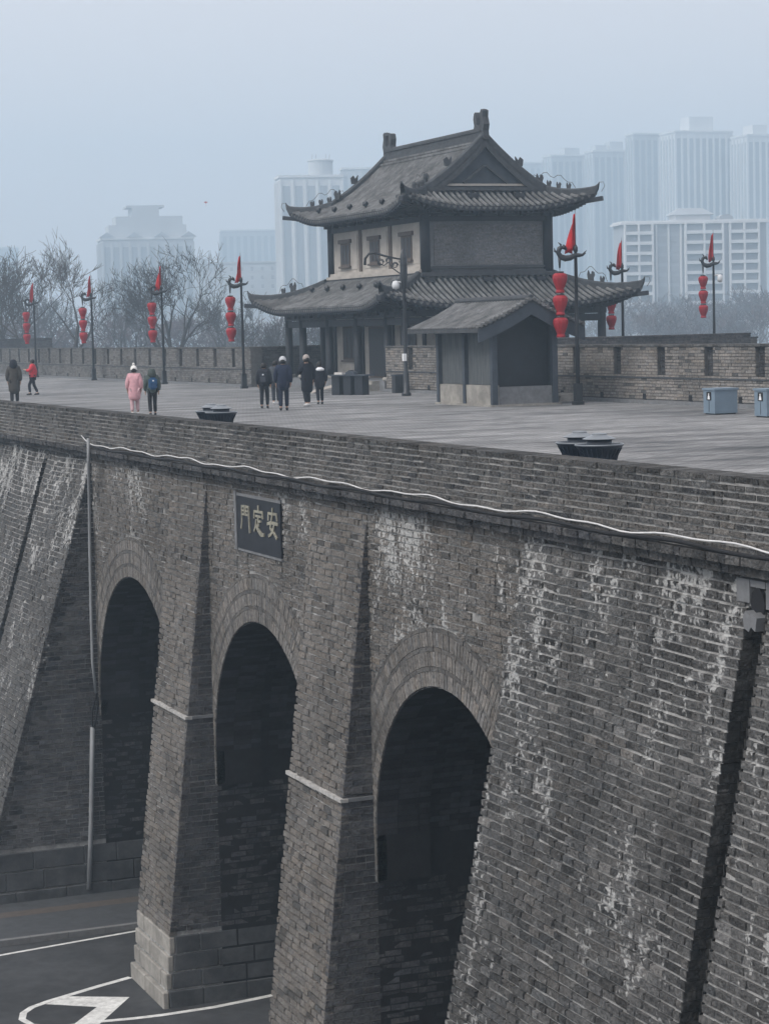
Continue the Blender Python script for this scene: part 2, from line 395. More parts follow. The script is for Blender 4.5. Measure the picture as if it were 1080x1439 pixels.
for yc, hw in ARCH:
    n = 28; sp = CROWN - hw
    arc = [(yc + hw * math.cos(math.pi * i / n), sp + hw * math.sin(math.pi * i / n)) for i in range(n + 1)]
    core.grid([[(VX, y, z) for y, z in arc], [(VX, y, TOP + .02) for y, z in arc]])
    prof = [(yc + hw, GZ - .3)] + arc + [(yc - hw, GZ - .3)]
    lining.grid([[(VX, y, z) for y, z in prof], [(36.9, y, z) for y, z in prof]])
    core.add([(VX, yc - hw, TOP + .02), (VX, yc + hw, TOP + .02), (36.9, yc + hw, TOP + .02), (36.9, yc - hw, TOP + .02)], [(0, 1, 2, 3)])
    # outer arch ring that narrows the mouth a little, 1.1 m deep
    r = hw - .1
    ring = [(yc + r, -7.75)] + [(yc + r * math.cos(math.pi * i / n), CROWN - r + (r - .02) * math.sin(math.pi * i / n)) for i in range(n + 1)] + [(yc - r, -7.75)]
    ring2 = [(yc + hw + .02, -7.75)] + [(yc + (hw + .02) * math.cos(math.pi * i / n), sp + (hw + .02) * math.sin(math.pi * i / n)) for i in range(n + 1)] + [(yc - hw - .02, -7.75)]
    core.grid([[(VX - .0, y, z) for y, z in ring2], [(VX - .02, y, z) for y, z in ring]])
    lining.grid([[(VX - .02, y, z) for y, z in ring], [(16.1, y, z) for y, z in ring], [(16.1, y, z) for y, z in ring2]])
    # bricks lining the vault: courses run along the passage
    for rr, xa, xb, a_end in ((hw - .1, 15.0, 16.1, 1.57), (hw, 16.12, 21.5, 1.3)):
        nn = int(a_end * rr / .112)
        for i in range(nn):
            t0 = a_end * i / nn + .005 / rr; t1 = a_end * (i + 1) / nn - .005 / rr; zc = CROWN - rr - (.0 if rr < hw else 0)
            x = xa + (.2 if i % 2 and xb > 17 else 0)
            while x < xb - .05:
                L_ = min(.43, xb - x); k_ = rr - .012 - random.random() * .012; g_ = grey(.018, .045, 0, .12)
                lin_sp.add([(x + .006, yc + k_ * math.cos(t0), zc + k_ * math.sin(t0)), (x + L_ - .006, yc + k_ * math.cos(t0), zc + k_ * math.sin(t0)),
                            (x + L_ - .006, yc + k_ * math.cos(t1), zc + k_ * math.sin(t1)), (x + .006, yc + k_ * math.cos(t1), zc + k_ * math.sin(t1)),
                            (x + .006, yc + rr * math.cos(t0), zc + rr * math.sin(t0)), (x + L_ - .006, yc + rr * math.cos(t0), zc + rr * math.sin(t0)),
                            (x + L_ - .006, yc + rr * math.cos(t1), zc + rr * math.sin(t1)), (x + .006, yc + rr * math.cos(t1), zc + rr * math.sin(t1))],
                           [(0, 1, 2, 3), (0, 4, 5, 1), (2, 6, 7, 3), (0, 3, 7, 4), (1, 5, 6, 2)], g_)
                x += L_
core.box(14.87, 15.27, -30, 420, TOP + .015, .735)                 # parapet heart
wp(core.build('masonry_core', 'mortar', wall))
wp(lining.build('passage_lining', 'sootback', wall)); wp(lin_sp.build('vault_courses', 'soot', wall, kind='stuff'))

specs = []; specs2 = []; CH, BL = .135, .39
def col_abut(y, z):
    g = random.random()
    if g < .14: return grey(.04, .06, .01)
    if g < .19: return grey(.14, .18, .03)
    return grey(.072, .108, .02)
def col_pier(y, z):
    g = random.random()
    if g < .07: return grey(.065, .095, .05)
    return grey(.125, .17, .09)
def col_left(y, z):
    return grey(.07, .11, .02)
def col_par(y, z):
    k = max(0, min(1, (.75 - z) / 1.0)); g = random.random()
    if g < .13: return grey(.04, .06, .0, .04)
    lo = .055 + .05 * k
    return grey(lo, lo + .055, .02 + .05 * k)
def col_return_shade(y, z): return grey(.055, .11, .0, .06)  # return faces: shade painted in as darker, colder brick
IN = -X_AX; NEAR = -Y_AX
def minus(iv, cut):
    a, b = iv; c, d = cut
    r = []
    if c > a: r.append((a, min(b, c)))
    if d < b: r.append((max(a, d), b))
    return [q for q in r if q[1] - q[0] > .04]
def wav(a, z): return .028 * math.sin(a * .45 + 1) + .010 * math.sin(a * 1.7 + z * .8) + .004 * math.sin(a * 5.1 + z * 3)
# battered abutments and piers, each course set back a little on the one below
def face(y0, y1, bat, colf, zb, cuts=lambda z: [], tk=.4, hj=.030, out=specs):
    f = fx(bat)
    def iv(z0, z1):
        o_ = [(y0, y1)]
        for c in cuts((z0 + z1) / 2):
            o_ = [q for s_ in o_ for q in minus(s_, c)]
        return o_
    brick_rows(out, TOP, zb, CH, BL, lambda a, z: Vector((f(z) - .0, a, z + wav(a, z))), Y_AX, IN, iv, colf, jit=.007, hj=hj, tilt=bat * tk)
face(12, P_RIGHT, BAT_R, col_abut, GZ, lambda z: [SLOT] if z < -.95 else [])
face(P_LEFT, 84, BAT_L, col_left, GZ + .1, lambda z: [LS] if z < -.85 else [], 1.0, .020)
for a, b in PIERS: face(a, b, BAT_P, col_pier, -11.2, tk=.6, out=specs2)
# spandrels above the arches
RINGS = [(0.0, .27, 'r'), (.27, .355, 't'), (.355, .62, 'r'), (.62, .705, 't'), (.705, .97, 'r'), (.97, 1.05, 't')]
def span(z0, z1, yc, hw):
    r = hw - .1; R = r + 1.06; zc = CROWN - r; z = (z0 + z1) / 2
    if z > zc + R: return [(yc - hw, yc + hw)]
    if z < zc: w = R
    else: w = math.sqrt(max(0, R * R - (z - zc) ** 2))
    return minus((yc - hw, yc + hw), (yc - w, yc + w))
for yc, hw in ARCH:
    brick_rows(specs, TOP, -7.7, CH, BL, lambda a, z: Vector((15.0, a, z + .4 * wav(a, z))), Y_AX, IN, lambda z0, z1, yc=yc, hw=hw: span(z0, z1, yc, hw), col_pier, jit=.007, hj=.024)
# return faces of piers and of the far abutment, carried on into the passages
def ret(Y, bat, zb, colf, xe=21.0, tooth=False):
    f = fx(bat)
    def iv(z0, z1):
        x0 = f((z0 + z1) / 2)
        return [(x0, 15.0)] if z0 > -7.75 else [(x0, xe)]
    def cf(x, z):
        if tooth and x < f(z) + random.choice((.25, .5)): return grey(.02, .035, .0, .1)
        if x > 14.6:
            k_ = min(1, (x - 14.6) / 2.2); return grey(.055 - .035 * k_, .10 - .06 * k_, .0, .08)  # passage shade painted in, brick darkens going inward
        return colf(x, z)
    brick_rows(specs2, TOP - .2, zb, CH, BL, lambda a, z: Vector((a, Y, z)), X_AX, NEAR, iv, cf, jit=.006, hj=.02)
ret(PIERS[0][0], BAT_P, -11.2, col_return_shade); ret(PIERS[1][0], BAT_P, -11.2, col_return_shade)
ret(P_LEFT, BAT_L, -11.35, col_return_shade, tooth=True)
# slot sides and back, shade of the recess painted into the brick colour
for sl, bat in ((SLOT, BAT_R), (LS, BAT_L)):
    f = fx(bat)
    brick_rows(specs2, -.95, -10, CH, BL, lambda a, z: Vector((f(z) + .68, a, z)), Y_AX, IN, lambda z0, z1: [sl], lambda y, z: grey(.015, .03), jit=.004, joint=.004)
    for Y, n_ in ((sl[1], NEAR), (sl[0], Y_AX)):
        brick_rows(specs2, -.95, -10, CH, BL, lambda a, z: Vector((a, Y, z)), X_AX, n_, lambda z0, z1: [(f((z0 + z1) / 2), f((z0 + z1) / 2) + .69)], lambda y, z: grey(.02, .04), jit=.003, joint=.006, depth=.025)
# parapet outer face, inner face, coping
brick_rows(specs, .665, -.24, .1005, .42, lambda a, z: Vector((14.85, a, z)), Y_AX, IN, lambda z0, z1: [(12, 86)], col_par, jit=.0054, hj=.026, joint=.022)
brick_rows(specs, .78, .665, .108, BL, lambda a, z: Vector((14.845, a, z)), Y_AX, IN, lambda z0, z1: [(12, 86)], lambda y, z: grey(.045, .10, .02), depth=.45, jit=.008)
brick_rows(specs, .665, 0, .11, BL, lambda a, z: Vector((15.29, a, z)), Y_AX, X_AX, lambda z0, z1: [(12, 86)], col_par, jit=.004)
# corbelled cornice
brick_rows(specs, -.24, -.385, .14, .36, lambda a, z: Vector((14.70, a, z)), Y_AX, IN, lambda z0, z1: [(12, 86)], lambda y, z: grey(.04, .085, 0, .06), depth=.3, jit=.009)
brick_rows(specs, -.385, -.53, .14, .40, lambda a, z: Vector((14.83, a, z)), Y_AX, IN, lambda z0, z1: [(12, 86)], lambda y, z: grey(.055, .11, 0, .04), depth=.2, jit=.009)

# choose the 300 bricks that show largest; the others stay one mesh
def size_px(sp):
    c = sp[0]; x, y, d = project(c)
    if d < 5 or not (4 < x < 1076 and 4 < y < 1435): return 0
    to = (CC - c).normalized(); fc = to.dot(sp[2])
    if fc < .05: return 0
    return sp[3] * sp[4] * fc / d / d
order = sorted(range(len(specs)), key=lambda i: -size_px(specs[i]))
big = set(order[:300])
VAR = []
for k in range(16):
    mb = MB(); sp = (Vector((0, 0, 0)), X_AX, -Y_AX, 1, 1, 1, (.1, .1, .1), .0); u = []
    for dz in (-.5, .5):
        for da in (-.5, .5): u.append((da * random.uniform(.965, 1), random.uniform(-.05, .05), dz * random.uniform(.88, 1)))
    for dz in (-.5, .5):
        for da in (-.5, .5): u.append((da, 1, dz))
    g = .05 + .011 * k; cc = (g * 1.02, g, g * .985)
    mb.add(u, BF, cc); VAR.append((g, mb.mesh('brick', 'brick')))
w0 = Vector((15, 40, GZ))
for i in sorted(big):
    c, el, eo, L, H, D, col, jit, tl = specs[i]
    me = min(VAR, key=lambda q: abs(q[0] - col[1]) + random.random() * .012)[1]
    o = link('brick', me, wall)
    b = -eo                                                        # local Y runs into the wall
    m = Matrix((el * L, b * D, Vector((0, 0, H)))).transposed().to_4x4()
    if el.cross(b).z < 0: m = Matrix((-el * L, b * D, Vector((0, 0, H)))).transposed().to_4x4()
    m.translation = c + eo * random.gauss(0, jit) - w0
    o.matrix_local = m
o = bricks_mesh([specs[i] for i in range(len(specs)) if i not in big]).build('brick_courses', 'brick', wall, kind='stuff'); wp(o)
wp(bricks_mesh(specs2).build('pier_courses', 'brick_plain', wall, kind='stuff'))

# arch rings: each voussoir of the nearest arch its own part
def ring_bricks(yc, hw):
    r0 = hw - .1; zc = CROWN - r0; out = []
    for a, b, k in RINGS:
        r = r0 + a; L = .115 if k == 'r' else .32
        n = int(math.pi * r / L); dz = -7.75
        for i in range(n):
            t0, t1 = math.pi * i / n, math.pi * (i + 1) / n; g = .009 / r
            xf = 14.985 - random.uniform(0, .012)
            q = []
            for X in (xf, xf + .2):
                for rr, tt in ((r + .004, t0 + g), (r + .004, t1 - g), (r0 + b - .004, t1 - g), (r0 + b - .004, t0 + g)):
                    y = yc + rr * math.cos(tt)
                    q.append((X, max(yc - hw, min(yc + hw, y)), zc + rr * math.sin(tt)))
            if abs(q[0][1] - q[2][1]) < .002 and abs(q[1][1] - q[3][1]) < .002: continue
            out.append((q, grey(.12, .22, .07) if k == 'r' else grey(.09, .13, .05)))
    # straight legs below the springing
    for s in (-1, 1):
        z = zc
        while z > -7.7:
            y0, y1 = sorted((yc + s * r0, yc + s * hw))
            q = [(X, y, zz) for X in (14.985, 15.2) for y, zz in ((y0, z), (y1, z), (y1, z - .105), (y0, z - .105))]
            out.append((q, grey(.13, .2, .05))); z -= .112
    return out
VF = [(0, 1, 2, 3), (7, 6, 5, 4), (0, 4, 5, 1), (1, 5, 6, 2), (2, 6, 7, 3), (3, 7, 4, 0)]
rest = MB(); nv = 0
for j, (yc, hw) in enumerate(ARCH):
    for q, c in ring_bricks(yc, hw):
        if j == 2 and nv < 300 and q[0][2] > CROWN - hw + .3:
            ctr = np.mean(np.array(q), 0); mb = MB(); mb.add([tuple(np.array(p) - ctr) for p in q], VF, c)
            o = mb.build('voussoir', 'brick_plain', wall); o.location = Vector(ctr) - w0; nv += 1
        else: rest.add(q, VF, c)
wp(rest.build('voussoir_courses', 'brick_plain', wall, kind='stuff'))

# string courses at the springing, stone bases
for (a, b), bat, x_in in ((PIERS[0], BAT_P, 20), (PIERS[1], BAT_P, 20)):
    X = fx(bat)(LEDGE); mb = MB(); y = a - .05
    while y < b + .04:
        L = min(random.uniform(.22, .4), b + .05 - y); mb.box(X - .055 - random.random() * .012, X + .1, y + .003, y + L - .003, LEDGE - .035, LEDGE + .035 + random.uniform(-.006, .01)); y += L
    wp(mb.build('string_course', 'ledge', wall))
    mb = MB(); mb.box(X + .11, x_in, a - .045, a + .05, LEDGE - .03, LEDGE + .04)
    wp(mb.build('passage_ledge', 'gablebrick', wall))
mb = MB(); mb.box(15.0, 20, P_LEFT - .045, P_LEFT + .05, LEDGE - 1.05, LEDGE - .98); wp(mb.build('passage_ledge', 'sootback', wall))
def stone(x0, x1, y0, y1, z0, z1, sm='stone'):
    mb = MB(); e = .02
    cx, cy, cz = (x0 + x1) / 2, (y0 + y1) / 2, (z0 + z1) / 2; hx, hy, hz = (x1 - x0) / 2, (y1 - y0) / 2, (z1 - z0) / 2
    # slightly chamfered block
    v = []
    for sx in (-1, 1):
        for sy in (-1, 1):
            for sz in (-1, 1):
                v += [(sx * (hx - e), sy * (hy - e), sz * hz), (sx * (hx - e), sy * hy, sz * (hz - e)), (sx * hx, sy * (hy - e), sz * (hz - e))]
    me = bpy.data.meshes.new('stone_block')
    import bmesh
    bm = bmesh.new()
    for p in v: bm.verts.new(p)
    bmesh.ops.convex_hull(bm, input=bm.verts); bm.to_mesh(me); bm.free(); me.materials.append(MT[sm])
    o = link('stone_block', me, wall); o.location = Vector((cx, cy, cz)) - w0
HB = [(-12.95, -12.48), (-12.47, -12.06), (-12.05, -11.64), (-11.63, -11.2)]
for pi, (a, b) in enumerate(PIERS):
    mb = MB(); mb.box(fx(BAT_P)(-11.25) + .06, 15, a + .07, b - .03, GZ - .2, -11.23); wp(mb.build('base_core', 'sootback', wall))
    for k, (z0, z1) in enumerate(HB):
        out = .05 if k == 0 else .0
        X = fx(BAT_P)(z1) - out - .02
        cuts = [a - out, a + (b - a) * (.55 if k % 2 == 0 else (.22 if k == 1 else .78)), b] if k != 1 else [a - out, a + .5, a + (b - a) * .82, b]
        for q_, (y0, y1) in enumerate(zip(cuts[:-1], cuts[1:])):
            stone(X, X + .14, y0 + (.04 if q_ else 0), y1 - (.04 if q_ < len(cuts) - 2 else 0), z0, z1 - .04)
        x = X + .155; i = 0
        while x < 20:
            L = random.uniform(.8, 1.25) * (.6 if (i == 0 and k % 2) else 1)
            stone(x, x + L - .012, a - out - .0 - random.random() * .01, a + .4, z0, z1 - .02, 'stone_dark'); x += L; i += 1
for k, (z0, z1) in enumerate([(-12.95, -12.45), (-12.44, -11.9), (-11.89, -11.36)]):
    x = fx(BAT_L)(z1) - .03 * (k == 0); i = 0
    while x < 20:
        L = random.uniform(.9, 1.5) * (.6 if (i == 0 and k % 2) else 1)
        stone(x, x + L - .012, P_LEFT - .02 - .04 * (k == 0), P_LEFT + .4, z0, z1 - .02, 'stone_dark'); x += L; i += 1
# drain spout above the near groove
sp = MB(); sp.prism([(.0, .0), (.05, .13), (.14, .2), (.24, .19), (.32, .11), (.34, -.02), (.30, -.14), (.2, -.2), (.08, -.17), (.01, -.1)], (14.93, 24.1, -.86), (0, 1, 0), (0, 0, 1), (1, 0, 0), .25)
wp(sp.build('drain_mouth', 'black', wall))
sp = MB(); sp.prism([(.02, .0), (.12, .06), (.2, .02), (.3, .07), (.36, -.02), (.33, -.16), (.22, -.2), (.16, -.13), (.06, -.18)], (14.80, 24.07, -1.03), (0, 1, 0), (0, 0, 1), (1, 0, 0), .3)
wp(sp.build('drain_spout', 'gablebrick', wall))
for y0, y1, z0, z1 in ((23.78, 24.08, -.92, -.57), (24.46, 24.8, -.88, -.57), (24.08, 24.46, -.66, -.57)):
    sp = MB(); sp.box(14.93, 15.1, y0 + .01, y1 - .01, z0, z1); wp(sp.build('patched_stone', 'gablebrick', wall))

# name plaque: three raised characters on black
pq = MB(); pq.box(14.955, 15.1, 43.06, 45.97, -1.95, -.80); pl = wp(pq.build('name_plaque', 'plaque', wall))
fr = MB(); fr.box(14.94, 15.1, 45.98, 46.12, -2.0, -.70); fr.box(14.965, 15.1, 43.06, 45.98, -.795, -.73); fr.box(14.965, 15.1, 43.06, 45.98, -2.01, -1.955)
wp(fr.build('plaque_frame', 'gablebrick', wall))
# strokes in a unit square, x to the reader's right (towards -Y), y up: polylines with widths
def arcp(cx, cy, r, a0, a1, n=6): return [(cx + r * math.cos(a0 + (a1 - a0) * i / n), cy + r * math.sin(a0 + (a1 - a0) * i / n)) for i in range(n + 1)]
GL = {
 'men': [([(.10, .95), (.08, .30), (.0, .02)], .09), ([(.10, .95), (.40, .97), (.42, .62)], .08), ([(.12, .78), (.40, .78)], .06), ([(.10, .62), (.42, .62)], .07),
         ([(.58, .62), (.58, .97), (.90, .96)], .08), ([(.58, .78), (.90, .78)], .06), ([(.58, .62), (.90, .62)], .07), ([(.92, .96), (.94, .4), (.98, -.08)], .10)],
 'ding': [([(.5, 1.12), (.5, .98)], .11), ([(.06, .62), (.10, .88), (.90, .90), (.94, .66)], .09), ([(.24, .70), (.78, .70)], .08), ([(.5, .70), (.5, .30)], .09), ([(.5, .50), (.74, .50)], .07),
          ([(.30, .52), (.24, .28), (.10, .08)], .09), ([(.24, .34), (.5, .12), (.78, -.04), (1.04, -.02)], .13)],
 'an': [([(.5, 1.1), (.5, .96)], .10), ([(.10, .62), (.12, .88), (.88, .90), (.92, .66)], .09), ([(.02, .44), (.35, .52), (.98, .50)], .11), ([(.48, .80), (.36, .50), (.28, .28), (.55, .16), (.88, -.08)], .10),
        ([(.68, .50), (.56, .22), (.36, .04), (.14, -.04)], .11)],
}
for key, y_left, w, zb in (('men', 45.64, .62, -1.50), ('ding', 44.78, .66, -1.52), ('an', 43.86, .68, -1.50)):
    mb = MB(); h = .52
    for k, (pts, wd) in enumerate(GL[key]):
        P = [Vector((0, y_left - px_ * w, zb + py_ * h)) for px_, py_ in pts]
        for i in range(len(P) - 1):
            d = (P[i + 1] - P[i]).normalized(); P0 = P[i] - d * .02; P1 = P[i + 1] + d * .02
            X = 14.952 - .002 * k - .0006 * i
            mb.bar(Vector((X, P0.y, P0.z)), Vector((X, P1.y, P1.z)), wd * .62, .03, up=(1, 0, 0))
    o = mb.build('character', 'gold', pl)

# conduits along the parapet and down the far abutment
cb = thing('cable_conduit', 'thin white cable running along the foot of the wall parapet', 'cable', (14.7, 58, -.1))
pts = []; y = 58.9
while y > 12:
    pts.append((14.80 + .02 * math.sin(y * .9), y, -.135 + .03 * math.sin(y * 1.3) + .02 * math.sin(y * 3.1 + 1))); y -= .35
pts = [(14.82, 59.2, .06), (14.80, 58.7, -.05), (14.79, 58.2, -.12)] + pts[3:]
o = MB().tube(pts, .015, 6).build('white_conduit', 'conduit', cb, smooth=True); o.location = (-14.7, -58, .1)
pts = [(14.74 + .01 * math.sin(i), 58.6 - i * .5, -.205 + .022 * math.sin(i * .8)) for i in range(92)]
o = MB().tube(pts, .034, 6).build('black_cable', 'black', cb, smooth=True); o.location = (-14.7, -58, .1)
dp = thing('drain_pipe', 'thin grey pipe running down the shaded side of the far abutment', 'pipe', (14.6, 58.8, GZ))
pw = [on_x(124, 616, 14.62), on_x(124.5, 655, 14.62)] + [on_y(x, y, 58.72) for x, y in ((125.5, 700), (126, 760), (128, 860), (130, 930), (135, 974))]
o = MB().tube(pw, .045, 7).build('upper_pipe', 'pipe', dp, smooth=True); o.location = (-14.6, -58.8, -GZ)
pw = [on_y(x, y, 58.78) for x, y in ((130, 1022), (129, 1090), (128, 1160), (125, 1250))]
o = MB().tube(pw, .07, 8).build('lower_pipe', 'pipe', dp, smooth=True); o.location = (-14.6, -58.8, -GZ)
pw = [on_y(x, y, 58.74) for x, y in ((136, 974), (133, 984), (129, 1000), (129, 1015), (131, 1024))]
o = MB().tube(pw, .022, 6).build('cable_loop', 'black', dp, smooth=True); o.location = (-14.6, -58.8, -GZ)
pw = [on_y(x, y, 58.74) for x, y in ((136, 974), (137, 990), (135, 1010), (132, 1024))]
o = MB().tube(pw, .022, 6).build('cable_loop', 'black', dp, smooth=True); o.location = (-14.6, -58.8, -GZ)
# ------------------------------------------------------------------ outer parapets
def outer_parapet(label, X, y0, y1, slot0, warm, lo, hi, ztop=2.03, nmax=90):
    t = thing('crenellated_parapet', label, 'parapet', (X, y0, 0))
    off = (-X, -y0, 0)
    slots = []; k = slot0
    while k < y1 - .4:
        if k - .28 > y0 + .2: slots.append((k - .28, k + .28))
        k += 3.18
    c = MB(); c.box(X + .16, X + .62, y0, y1, 0, ztop - .01); c.box(X + .03, X + .16, y0, y1, 0, .94)
    e = [y0] + [v for s in slots for v in s] + [y1]
    for i in range(0, len(e), 2): c.box(X + .03, X + .16, e[i], e[i + 1], .94, ztop - .01)
    c.build('masonry_core', 'mortar_plain', t).location = off
    sp = []
    def iv(z0, z1):
        out = [(y0, y1)]
        if z0 > .93:
            for s in slots: out = [q for a in out for q in minus(a, s)]
        return out
    def cf(y, z):
        k_ = z / 2; g = random.random()
        if g < .05 + .3 * max(0, k_ - .65): return grey(.09, .13, .03)
        return grey(lo, hi, warm)
    brick_rows(sp, ztop - .08, .12, .106, .42, lambda a, z: Vector((X, a, z)), Y_AX, IN, iv, cf, depth=.1, jit=.004)
    for s in slots:
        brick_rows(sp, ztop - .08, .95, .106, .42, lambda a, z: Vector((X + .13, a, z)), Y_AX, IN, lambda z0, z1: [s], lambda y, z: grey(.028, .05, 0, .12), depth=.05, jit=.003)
    brick_rows(sp, ztop + .02, ztop - .08, .098, .44, lambda a, z: Vector((X - .035, a, z)), Y_AX, IN, lambda z0, z1: [(y0, y1)], lambda y, z: grey(.07, .13, .01), depth=.64, jit=.004)
    bricks_mesh(sp).build('brick_courses', 'brick_plain', t, kind='stuff').location = off
    m = MB(); m.box(X - .03, X + .04, y0, y1, .865, .925); m.build('string_course', 'ridge', t).location = off
    m = MB(); m.box(X - .22, X + .05, y0, y1, 0, .115); m.build('base_ledge', 'gablebrick', t).location = off
    for s in slots:
        yc = (s[0] + s[1]) / 2 + 1.2
        if yc < y1 - .4:
            m = MB(); m.box(X - .012, X + .06, yc - .11, yc + .11, .13, .34); m.build('drain_hole', 'black', t).location = off
    return t
outer_parapet('warm grey brick parapet with dark recessed slots beside the blue cabinets', 36.9, 40, 91.2, 59.7 - 3.18 * 6, .08, .19, .275)
outer_parapet('long grey brick parapet with dark recessed slots receding in front of bare trees', 35.6, 106.4, 240, 109.2, .04, .12, .21)

def plain_parapet(label, x0, x1, y0, y1, z1, axis):
    t = thing('bastion_parapet', label, 'parapet', (x0, y0, 0)); off = (-x0, -y0, 0)
    c = MB(); c.box(x0 + .03, x1 - .03, y0 + .03, y1 - .03, -3, z1 - .02); c.build('masonry_core', 'mortar_plain', t).location = off
    sp = []
    cf = lambda a, z: grey(.075, .13, .0, .05)
    if axis == 'x':
        brick_rows(sp, z1 - .09, -.5, .106, .42, lambda a, z: Vector((a, y0, z)), X_AX, NEAR, lambda p, q: [(x0, x1)], cf, depth=.1, jit=.004)
        brick_rows(sp, z1, z1 - .09, .088, .42, lambda a, z: Vector((a, y0 - .04, z)), X_AX, NEAR, lambda p, q: [(x0, x1)], cf, depth=y1 - y0 + .06, jit=.003)
    else:
        brick_rows(sp, z1 - .09, -.5, .106, .42, lambda a, z: Vector((x0, a, z)), Y_AX, IN, lambda p, q: [(y0, y1)], cf, depth=.1, jit=.004)
        brick_rows(sp, z1, z1 - .09, .088, .42, lambda a, z: Vector((x0 - .04, a, z)), Y_AX, IN, lambda p, q: [(y0, y1)], cf, depth=x1 - x0 + .06, jit=.003)
    bricks_mesh(sp).build('brick_courses', 'brick_plain', t, kind='stuff').location = off
    return t
plain_parapet('dark brick parapet closing the terrace behind the shed and the red lanterns', 37.55, 52.2, 85.2, 85.8, 2.24, 'x')
plain_parapet('shaded dark brick parapet end wall beside the pavilion colonnade', 35.7, 53.0, 107.6, 108.2, 2.05, 'x')
plain_parapet('long far parapet at the outer edge of the terrace behind the pavilion', 52.3, 53.0, 85.9, 107.5, 2.05, 'y')
plain_parapet('distant raised dark wall block behind the parapet below bare branches', 38.5, 44.3, 186, 200, 2.75, 'x')

# ------------------------------------------------------------------ pavilion
pav = thing('watchtower_pavilion', 'two-storey grey-tiled watchtower pavilion with upturned eaves on the wall', 'pavilion', (42.3, 97.75, 0))
OFF = Vector((-42.3, -97.75, 0))
def pp(o): o.location = OFF; return o
UX0, UX1, UY0, UY1 = 39.2, 45.4, 91.8, 103.7
CX0, CX1, CY0, CY1 = 37.4, 47.2, 90.0, 105.5
PZ = .45
m = MB(); m.box(36.85, 47.9, 91.25, 106.1, -.1, PZ); m.box(37.6, 47.9, 89.4, 91.25, -.1, PZ); pp(m.build('plinth', 'gablebrick', pav))
for i in range(3):
    m = MB(); m.box(35.75 + .37 * i, 36.85, 91.9, 95.1, 0 if i == 0 else .15 * i + .002, .15 * (i + 1)); pp(m.build('step', 'stone', pav))
# lower room
m = MB(); m.box(UX0, UX1, UY0, UY1, PZ, 5.3); pp(m.build('lower_wall', 'plaster', pav))
# columns
cys = [90.0, 92.1, 95.85, 99.65, 103.4, 105.5]; cxs = [37.4, 39.3, 42.3, 45.3, 47.2]
cols = [(37.4, y) for y in cys] + [(47.2, y) for y in cys] + [(x, 90.0) for x in cxs[1:-1]] + [(x, 105.5) for x in cxs[1:-1]]
ce = MB().lathe([(.21, 0), (.2, .5), (.185, 2.9)], 12).mesh('column', 'wood', True)
cbm = MB().lathe([(.3, 0), (.32, .08), (.25, .16)], 12).mesh('column_base', 'stone', True)
for x, y in cols:
    o = link('column', ce, pav); o.location = Vector((x, y, PZ + .1)) + OFF
    b = link('column_base', cbm, o); b.location = (0, 0, -.1)
for nm, z0, z1, w in (('tie_beam', 2.95, 3.28, .2), ('eave_beam', 3.30, 3.62, .3)):
    m = MB()
    m.box(CX0 - w / 2, CX0 + w / 2, CY0 - .2, CY1 + .2, z0, z1); m.box(CX1 - w / 2, CX1 + w / 2, CY0 - .2, CY1 + .2, z0, z1)
    m.box(CX0 + w / 2, CX1 - w / 2, CY0 - w / 2, CY0 + w / 2, z0, z1); m.box(CX0 + w / 2, CX1 - w / 2, CY1 - w / 2, CY1 + w / 2, z0, z1)
    pp(m.build(nm, 'wood', pav))
m = MB(); m.box(CX0 + .05, CX1 - .05, CY0 + .05, CY1 - .05, 3.45, 3.55); pp(m.build('verandah_ceiling', 'wood', pav))
# lower room front: posts, door, windows
def opening(kind, X, ya, yb, za, zb, par=pav, sill=True, lintel=True):
    m = MB(); m.box(X - .05, X + .03, ya, yb, za, zb); o = m.build(kind, 'frame', par); pp(o)
    m = MB(); m.box(X - .062, X - .045, ya + .09, yb - .09, za + .09, zb - .09); m.build('pane', 'pane', o)
    if lintel:
        m = MB(); m.box(X - .12, X + .03, ya - .18, yb + .18, zb + .01, zb + .2); m.build('lintel', 'frame', o)
    if sill:
        m = MB(); m.box(X - .14, X + .03, ya - .1, yb + .1, za - .1, za - .005); m.build('sill', 'frame', o)
        n_ = 3
        for i in range(1, n_):
            y = ya + (yb - ya) * i / n_; m = MB(); m.box(X - .08, X - .05, y - .02, y + .02, za + .09, zb - .09); m.build('glazing_bar', 'frame', o)
    return o
opening('door', UX0, 96.7, 98.9, PZ, 2.9, sill=False)
opening('window', UX0, 100.6, 102.4, 1.3, 2.95); opening('window', UX0, 93.0, 94.9, 1.3, 2.95)
for y in (92.0, 95.8, 99.7, 103.5):
    m = MB(); m.box(UX0 - .1, UX0 + .05, y - .14, y + .14, PZ, 3.4); pp(m.build('wall_post', 'wood', pav))
